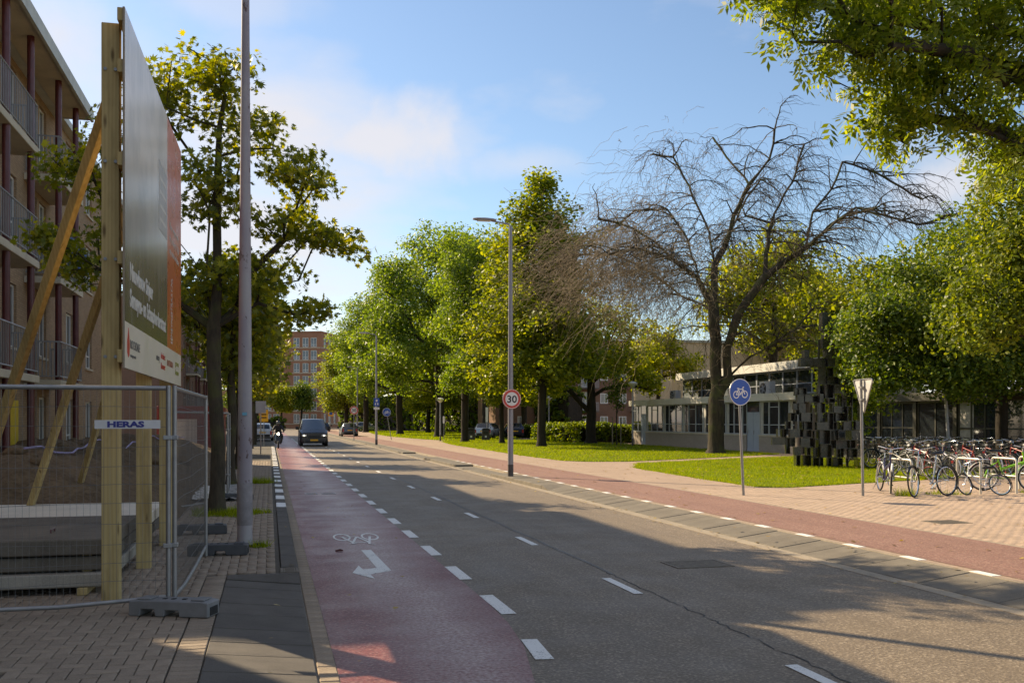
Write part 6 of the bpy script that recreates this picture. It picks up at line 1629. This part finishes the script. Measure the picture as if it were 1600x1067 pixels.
# ================================================================== VEHICLES
M_glasscar = glass_mat('car_glass', (.015, .018, .022), .03)
M_lampr = plain('tail_lamp', (.45, .02, .02), .3, 0, .1, 4)
def vehicle(name, label, cat, loc, rz, st, paint, wheels, wr=.32, lights=True, plate=M_yellow, lit=False, group=None):
    """st: (y, z_low, z_belt, z_roof, w_low, w_belt, w_roof); front at y = 0 facing -y"""
    t = thing(name, label, cat, loc, rz, group); n = 7; V = []; F = []; MI = []
    for (y, zl, zb, zr, wl, wb, wr_) in st:
        V += [(0, y, zl), (wl*.86, y, zl), (wl, y, zl+.14), (wb, y, (zl+zb)/2+.08), (wb*.985, y, zb), (wr_, y, zr-.05), (wr_*.88, y, zr), (0, y, zr+.02)]
    k = 8; full = []
    L = len(st)
    Vm = V+[(-x, y, z) for x, y, z in V]; off = len(V); G = []
    for i in range(L-1):
        for j in range(k-1):
            a, b, c, d = i*k+j, i*k+j+1, (i+1)*k+j+1, (i+1)*k+j
            gl = False
            if j == 4 and st[i][3]-st[i][2] > .3 and st[i+1][3]-st[i+1][2] > .3: gl = True
            if j == 6 and abs(st[i][3]-st[i+1][3]) > .25: gl = True
            m = 1 if gl else 0
            F.append((a, b, c, d)); MI.append(m); F.append((off+d, off+c, off+b, off+a)); MI.append(m)
    for i in (0, L-1):
        for s in (0, off):
            f = tuple(s+i*k+j for j in range(k)); F.append(f if (i == 0) == (s == 0) else f[::-1]); MI.append(0)
    mb = MB(); mb.v = Vm; mb.f = F; mb.mi = MI
    me = mb.mesh('body'); bm = bmesh.new(); bm.from_mesh(me); bmesh.ops.remove_doubles(bm, verts=bm.verts, dist=.0005); bmesh.ops.recalc_face_normals(bm, faces=bm.faces); bm.to_mesh(me); bm.free()
    body = link_mesh('body', me, [paint, M_glasscar], t, True)
    try: me.set_sharp_from_angle(angle=R(32))
    except Exception: pass
    W = max(s[5] for s in st); Lg = st[-1][0]
    for y in wheels:
        for s in (-1, 1):
            w = MB().tube([(s*(W-.22), y, wr), (s*(W-.20), y, wr), (s*(W-.015), y, wr), (s*(W+.004), y, wr)], [wr*.93, wr, wr, wr*.93], 24).build('wheel', M_dark, t, smooth=True)
            MB().tube([(s*(W+.002), y, wr), (s*(W+.010), y, wr)], [wr*.66, wr*.60], 20).build('rim', M_chrome, w, smooth=True)
    f = st[0]; zb = f[2]
    hl = emit('headlight_glow', (1, .93, .75), 3) if lit and 'headlight_glow' not in MATS else MATS.get('headlight_glow')
    for s in (-1, 1):
        x = s*f[5]*.80
        MB().box(x-.16, x+.16, -.02, .10, zb-.20, zb-.06).build('headlight', M_chrome, t, bevel=.02)
        if lit: MB().lathe([(.004, 0), (.045, .002), (.01, .01)], 12, M=Matrix.Translation((x, -.021, zb-.13)) @ Matrix.Rotation(R(90), 4, 'X')).build('lamp_bulb', hl, t)
        MB().box(s*(st[-1][5]-.10)-.07, s*(st[-1][5]-.10)+.07, Lg-.06, Lg+.015, st[-1][2]-.30, st[-1][2]+.02).build('tail_light', M_lampr, t, bevel=.01)
        mir = [q for q in st if q[3]-q[2] > .3]
        if mir: MB().box(s*(W+.16)-.10, s*(W+.16)+.09, mir[0][0]-.28, mir[0][0]-.16, mir[0][2]-.02, mir[0][2]+.20).build('wing_mirror', M_black, t, bevel=.02)
    MB().box(-.42, .42, -.025, .06, zb-.30, zb-.14).build('grille', M_black, t, bevel=.01)
    MB().box(-.26, .26, -.032, -.026, zb-.50, zb-.39).build('number_plate', plate, t)
    MB().box(-.26, .26, Lg+.003, Lg+.012, st[-1][1]+.30, st[-1][1]+.41).build('number_plate', M_yellow, t)
    MB().box(-f[4]*.8, f[4]*.8, -.03, .05, f[1]-.02, f[1]+.14).build('bumper', M_black, t, bevel=.03)
    MB().box(-st[-1][4]*.8, st[-1][4]*.8, Lg-.03, Lg+.05, st[-1][1], st[-1][1]+.2).build('rear_bumper', M_black, t, bevel=.03)
    return t
van_st = [(0, .28, .88, .91, .80, .84, .72), (.18, .22, .98, 1.02, .90, .93, .80), (.95, .20, 1.12, 1.17, .93, .95, .84), (1.75, .20, 1.16, 1.80, .94, .96, .76), (2.1, .20, 1.16, 1.88, .94, .96, .77), (3.2, .20, 1.16, 1.90, .94, .96, .78), (4.7, .20, 1.16, 1.88, .94, .96, .78), (4.95, .30, 1.14, 1.78, .90, .93, .74)]
car_st = [(0, .28, .66, .68, .70, .76, .62), (.2, .22, .74, .78, .82, .85, .72), (1.05, .19, .88, .92, .85, .88, .76), (1.75, .19, .92, 1.38, .85, .89, .62), (2.3, .19, .93, 1.46, .85, .89, .64), (3.4, .19, .94, 1.44, .85, .89, .63), (3.95, .20, .94, 1.34, .85, .88, .62), (4.3, .26, .92, .98, .80, .84, .66), (4.4, .34, .80, .84, .74, .78, .62)]
hat_st = car_st[:6]+[(4.0, .20, .96, 1.40, .85, .88, .62), (4.25, .28, .94, 1.02, .80, .84, .68), (4.3, .34, .84, .9, .76, .8, .64)]
P_van = plain('van_black', (.014, .015, .022), .22, .1, .1, 2, .6); P_white = plain('car_white', (.62, .63, .66), .25, 0, .05, 2, .6); P_grey = plain('car_grey', (.10, .105, .12), .22, .3, .1, 2, .6)
P_blue = plain('car_navy', (.02, .03, .06), .22, .2, .1, 2, .6); P_silver = plain('car_silver', (.42, .43, .45), .25, .5, .05, 2, .6)
vehicle('van', 'dark van driving towards the camera in the middle of the road', 'van', (3.0, 68.2, .002), 0, van_st, P_van, (.95, 3.95), .34, lit=True)
vehicle('parked_car', 'white car parked at the left kerb behind the scooter', 'car', (-.55, 87.5, .1), R(180), car_st, P_white, (.85, 3.5), group='parked cars')
vehicle('parked_car', 'grey estate car parked on the right beyond the van', 'car', (8.3, 108.5, .06), R(180), hat_st, P_grey, (.85, 3.5), group='parked cars')
vehicle('parked_car', 'distant dark car on the road right of the van', 'car', (8.4, 155, .01), R(176), car_st, P_blue, (.85, 3.5), group='parked cars')
vehicle('parked_car', 'dark hatchback parked behind the lime trees near the bins', 'car', (23.0, 92.5, .1), R(172), hat_st, P_blue, (.85, 3.5), group='parked cars')
vehicle('parked_car', 'silver car parked behind the waste containers', 'car', (21.3, 91.5, .1), R(150), hat_st, P_silver, (.85, 3.5), group='parked cars')
vehicle('parked_car', 'silver car far off behind the far lamp post', 'car', (16.0, 150, .1), R(120), car_st, P_silver, (.85, 3.5), group='parked cars')
# ================================================================== PEOPLE
def body(name, verts, edges, radii, mat, parent, sub=2):
    me = bpy.data.meshes.new(name); me.from_pydata(verts, edges, []); me.update(); me.materials.append(mat)
    o = bpy.data.objects.new(name, me); COL.objects.link(o); o.parent = parent
    sk = o.modifiers.new('skin', 'SKIN'); sk.use_smooth_shade = True
    for v, r in zip(me.skin_vertices[0].data, radii): v.radius = (r, r) if not isinstance(r, tuple) else r
    me.skin_vertices[0].data[0].use_root = True
    sb = o.modifiers.new('sub', 'SUBSURF'); sb.levels = sub; sb.render_levels = sub; return o
M_skin = plain('skin', (.45, .27, .19), .55); M_coat = plain('dark_coat', (.018, .018, .022), .7, 0, .2, 6); M_helm = plain('helmet', (.05, .05, .06), .2, 0, .1, 4, .7)
# scooter with rider
t = thing('motor_scooter', 'black motor scooter with lit headlamp coming down the bike lane', 'scooter', (.55, 63.6, .006))
for y, nm in ((0, 'front_wheel'), (1.3, 'rear_wheel')):
    w = MB().tube([(0+.14*math.cos(0)*0, y+.20*math.cos(2*math.pi*k/24), .25+.20*math.sin(2*math.pi*k/24)) for k in range(24)], .055, 8, closed=True).build(nm, M_dark, t, smooth=True)
    MB().tube([(-.05, y, .25), (.05, y, .25)], .16, 18).build('rim', M_chrome, w)
mb = MB(); S = [(-.02, .30, .10), (.05, .45, .20), (.10, .62, .24), (.14, .80, .22), (.18, .95, .16)]
V = []
for y, z, w in S: V += [(-w, y+.05, z), (-w*.6, y-.06, z), (w*.6, y-.06, z), (w, y+.05, z), (w*.8, y+.12, z), (-w*.8, y+.12, z)]
mb.add(V, [(i*6+j, i*6+(j+1) % 6, (i+1)*6+(j+1) % 6, (i+1)*6+j) for i in range(4) for j in range(6)]+[tuple(range(6))[::-1], tuple(range(24, 30))]).build('front_shield', P_van, t, smooth=True)
MB().box(-.2, .2, .15, .62, .28, .36).build('footboard', P_van, t, bevel=.02)
MB().prism([(.55, .30), (.6, .70), (1.35, .82), (1.5, .7), (1.3, .40)], -.17, .17, Matrix(((0, 0, 1, 0), (1, 0, 0, 0), (0, 1, 0, 0), (0, 0, 0, 1)))).build('rear_body', P_van, t, bevel=.05)
MB().prism([(.58, .705), (.60, .80), (1.35, .90), (1.42, .835)], -.14, .14, Matrix(((0, 0, 1, 0), (1, 0, 0, 0), (0, 1, 0, 0), (0, 0, 0, 1)))).build('seat', M_dark, t, bevel=.03)
mb = MB(); mb.tube([(-.36, .28, 1.03), (-.12, .2, 1.06), (0, .18, 1.02), (.12, .2, 1.06), (.36, .28, 1.03)], .018, 8); hbar = mb.build('handlebar', M_black, t, smooth=True)
for s in (-1, 1): MB().box(s*.40-.06, s*.40+.06, .2, .225, 1.15, 1.24).build('mirror', M_black, hbar, bevel=.01)
for s in (-1, 1): MB().tube([(s*.05, .05, .45), (s*.07, 0, .25)], .025, 6).build('fork', M_chrome, t)
MB().lathe([(.02, 0), (.09, .01), (.10, .05), (.05, .09)], 14, (0, 0, 0), M=Matrix.Translation((0, .06, .93)) @ Matrix.Rotation(R(-90), 4, 'X')).build('headlamp', M_chrome, t)
MB().lathe([(.005, 0), (.07, .004), (.02, .012)], 14, M=Matrix.Translation((0, .045, .93)) @ Matrix.Rotation(R(90), 4, 'X')).build('headlamp_bulb', emit('scooter_headlight', (1, .95, .8), 14), t)
p = thing('person', 'scooter rider in dark coat and helmet', 'person', (.55, 63.6, .006))
vt = [(0, .88, .93), (0, .82, 1.15), (0, .74, 1.38), (0, .70, 1.50), (-.20, .74, 1.40), (-.33, .55, 1.18), (-.35, .30, 1.06), (.20, .74, 1.40), (.33, .55, 1.18), (.35, .30, 1.06), (-.13, .84, .90), (-.24, .42, .82), (-.20, .38, .45), (-.20, .28, .38), (.13, .84, .90), (.24, .42, .82), (.20, .38, .45), (.20, .28, .38)]
ed = [(0, 1), (1, 2), (2, 3), (2, 4), (4, 5), (5, 6), (2, 7), (7, 8), (8, 9), (0, 10), (10, 11), (11, 12), (12, 13), (0, 14), (14, 15), (15, 16), (16, 17)]
body('body', vt, ed, [(.19, .15), (.19, .14), (.17, .12), .07, .09, .065, .045, .09, .065, .045, .13, .095, .065, .05, .13, .095, .065, .05], M_coat, p)
h = MB().lathe([(.03, 1.47), (.10, 1.48), (.135, 1.56), (.14, 1.64), (.115, 1.72), (.06, 1.77), (.01, 1.785)], 18, (0, .69, 0)).build('helmet', M_helm, p, smooth=True)
MB().prism([(-.10, 1.57), (.10, 1.57), (.11, 1.66), (-.11, 1.66)], 0, .03, Matrix(((1, 0, 0, 0), (0, 0, -1, .575), (0, 1, 0, 0), (0, 0, 0, 1)))).build('visor', M_glasscar, h, bevel=.01)
MB().lathe([(.06, 1.46), (.09, 1.50), (.095, 1.60), (.08, 1.68)], 12, (0, .67, 0)).build('face', M_skin, p, smooth=True)
def walker(label, x, y, top, legs, rz):
    p = thing('person', label, 'person', (x, y, .1), rz, 'far pedestrians')
    vt = [(0, 0, .95), (0, 0, 1.2), (0, .02, 1.42), (0, .02, 1.53), (-.2, .02, 1.40), (-.26, .05, 1.12), (-.24, -.06, .86), (.2, .02, 1.40), (.26, -.02, 1.12), (.24, -.14, .9), (-.10, 0, .90), (-.11, -.10, .5), (-.11, -.16, .08), (-.11, -.26, .04), (.10, 0, .90), (.11, .08, .5), (.11, .22, .10), (.11, .14, .04)]
    body('body', vt, ed, [(.17, .12), (.16, .11), (.16, .10), .055, .075, .055, .04, .075, .055, .04, .10, .075, .05, .04, .10, .075, .05, .04], top, p)
    MB().lathe([(.03, 1.52), (.07, 1.54), (.095, 1.62), (.10, 1.68), (.08, 1.75), (.02, 1.79)], 14, (0, .02, 0)).build('head', M_skin, p, smooth=True)
    MB().lathe([(.104, 1.66), (.108, 1.71), (.09, 1.77), (.02, 1.81)], 14, (0, .03, 0)).build('hair', M_barkd, p, smooth=True)
walker('far pedestrian in a pale top beside the far speed sign', 12.6, 158, plain('pale_top', (.5, .36, .32), .8), None, 0)
walker('far pedestrian in dark clothes beside the far speed sign', 11.5, 160, M_coat, None, 1.0)
# ================================================================== SMALL THINGS
M_fall = leaf_mat('fallen_leaves', (.16, .09, .03), (.32, .20, .05), (.50, .38, .10), .2)
def litter(name, poly, n, size, z, label):
    rs = np.random.default_rng(n); q = pts_in_poly(poly, n); C = np.column_stack([q, np.full(n, z)])
    o = leaf_cloud(name, C, 1, .004, size, 'maple', M_fall, None, rs, up=6.0, flat=.2); setp(o, label, None, kind='stuff')
litter('fallen_leaves', [(6.9, 8), (9.6, 8), (12, 21), (12, 60), (7.4, 60)], 420, .06, .122, 'dry leaves scattered on cycle path and paving')
litter('fallen_leaves', [(9.5, 9), (18, 15), (18, 22), (12, 22)], 160, .055, .125, 'dry leaves on the pink paving near the bicycle stands')
litter('fallen_leaves', [(-.4, 6), (.5, 6), (2, 12), (.5, 40), (-.2, 40)], 70, .05, .11, 'few dry leaves along the left kerb')
litter('fallen_leaves', [(6.4, 6), (6.88, 6), (6.9, 60), (6.5, 60)], 260, .05, .02, 'dry leaves gathered in the right-hand gutter')
litter('fallen_leaves', lawnA, 700, .07, .18, 'yellow leaves lying in the sculpture lawn')
litter('fallen_leaves', lawnB, 900, .09, .19, 'yellow leaves lying under the lime trees')
o = MB().tube([(0, 0, .012), (.06, .02, .02), (.10, .0, .012)], [.012, .018, .01], 6).build('litter', M_oxblood, None); o.location = (.87, 13.35, .004); setp(o, 'dark scrap of litter on the bike lane near the bicycle symbol', 'litter')
# flat paving ring lifted at the lamp foot
mb = MB(); mb.tube([(.15+.11*math.cos(a*math.pi/8), -.05+.11*math.sin(a*math.pi/8), .012) for a in range(13)], .018, 6); o = mb.build('cable_loop', M_dark, None, smooth=True); o.location = (-.32, 13.5, .1); setp(o, 'short loop of dark hose at the foot of the tall lamp post', 'hose')
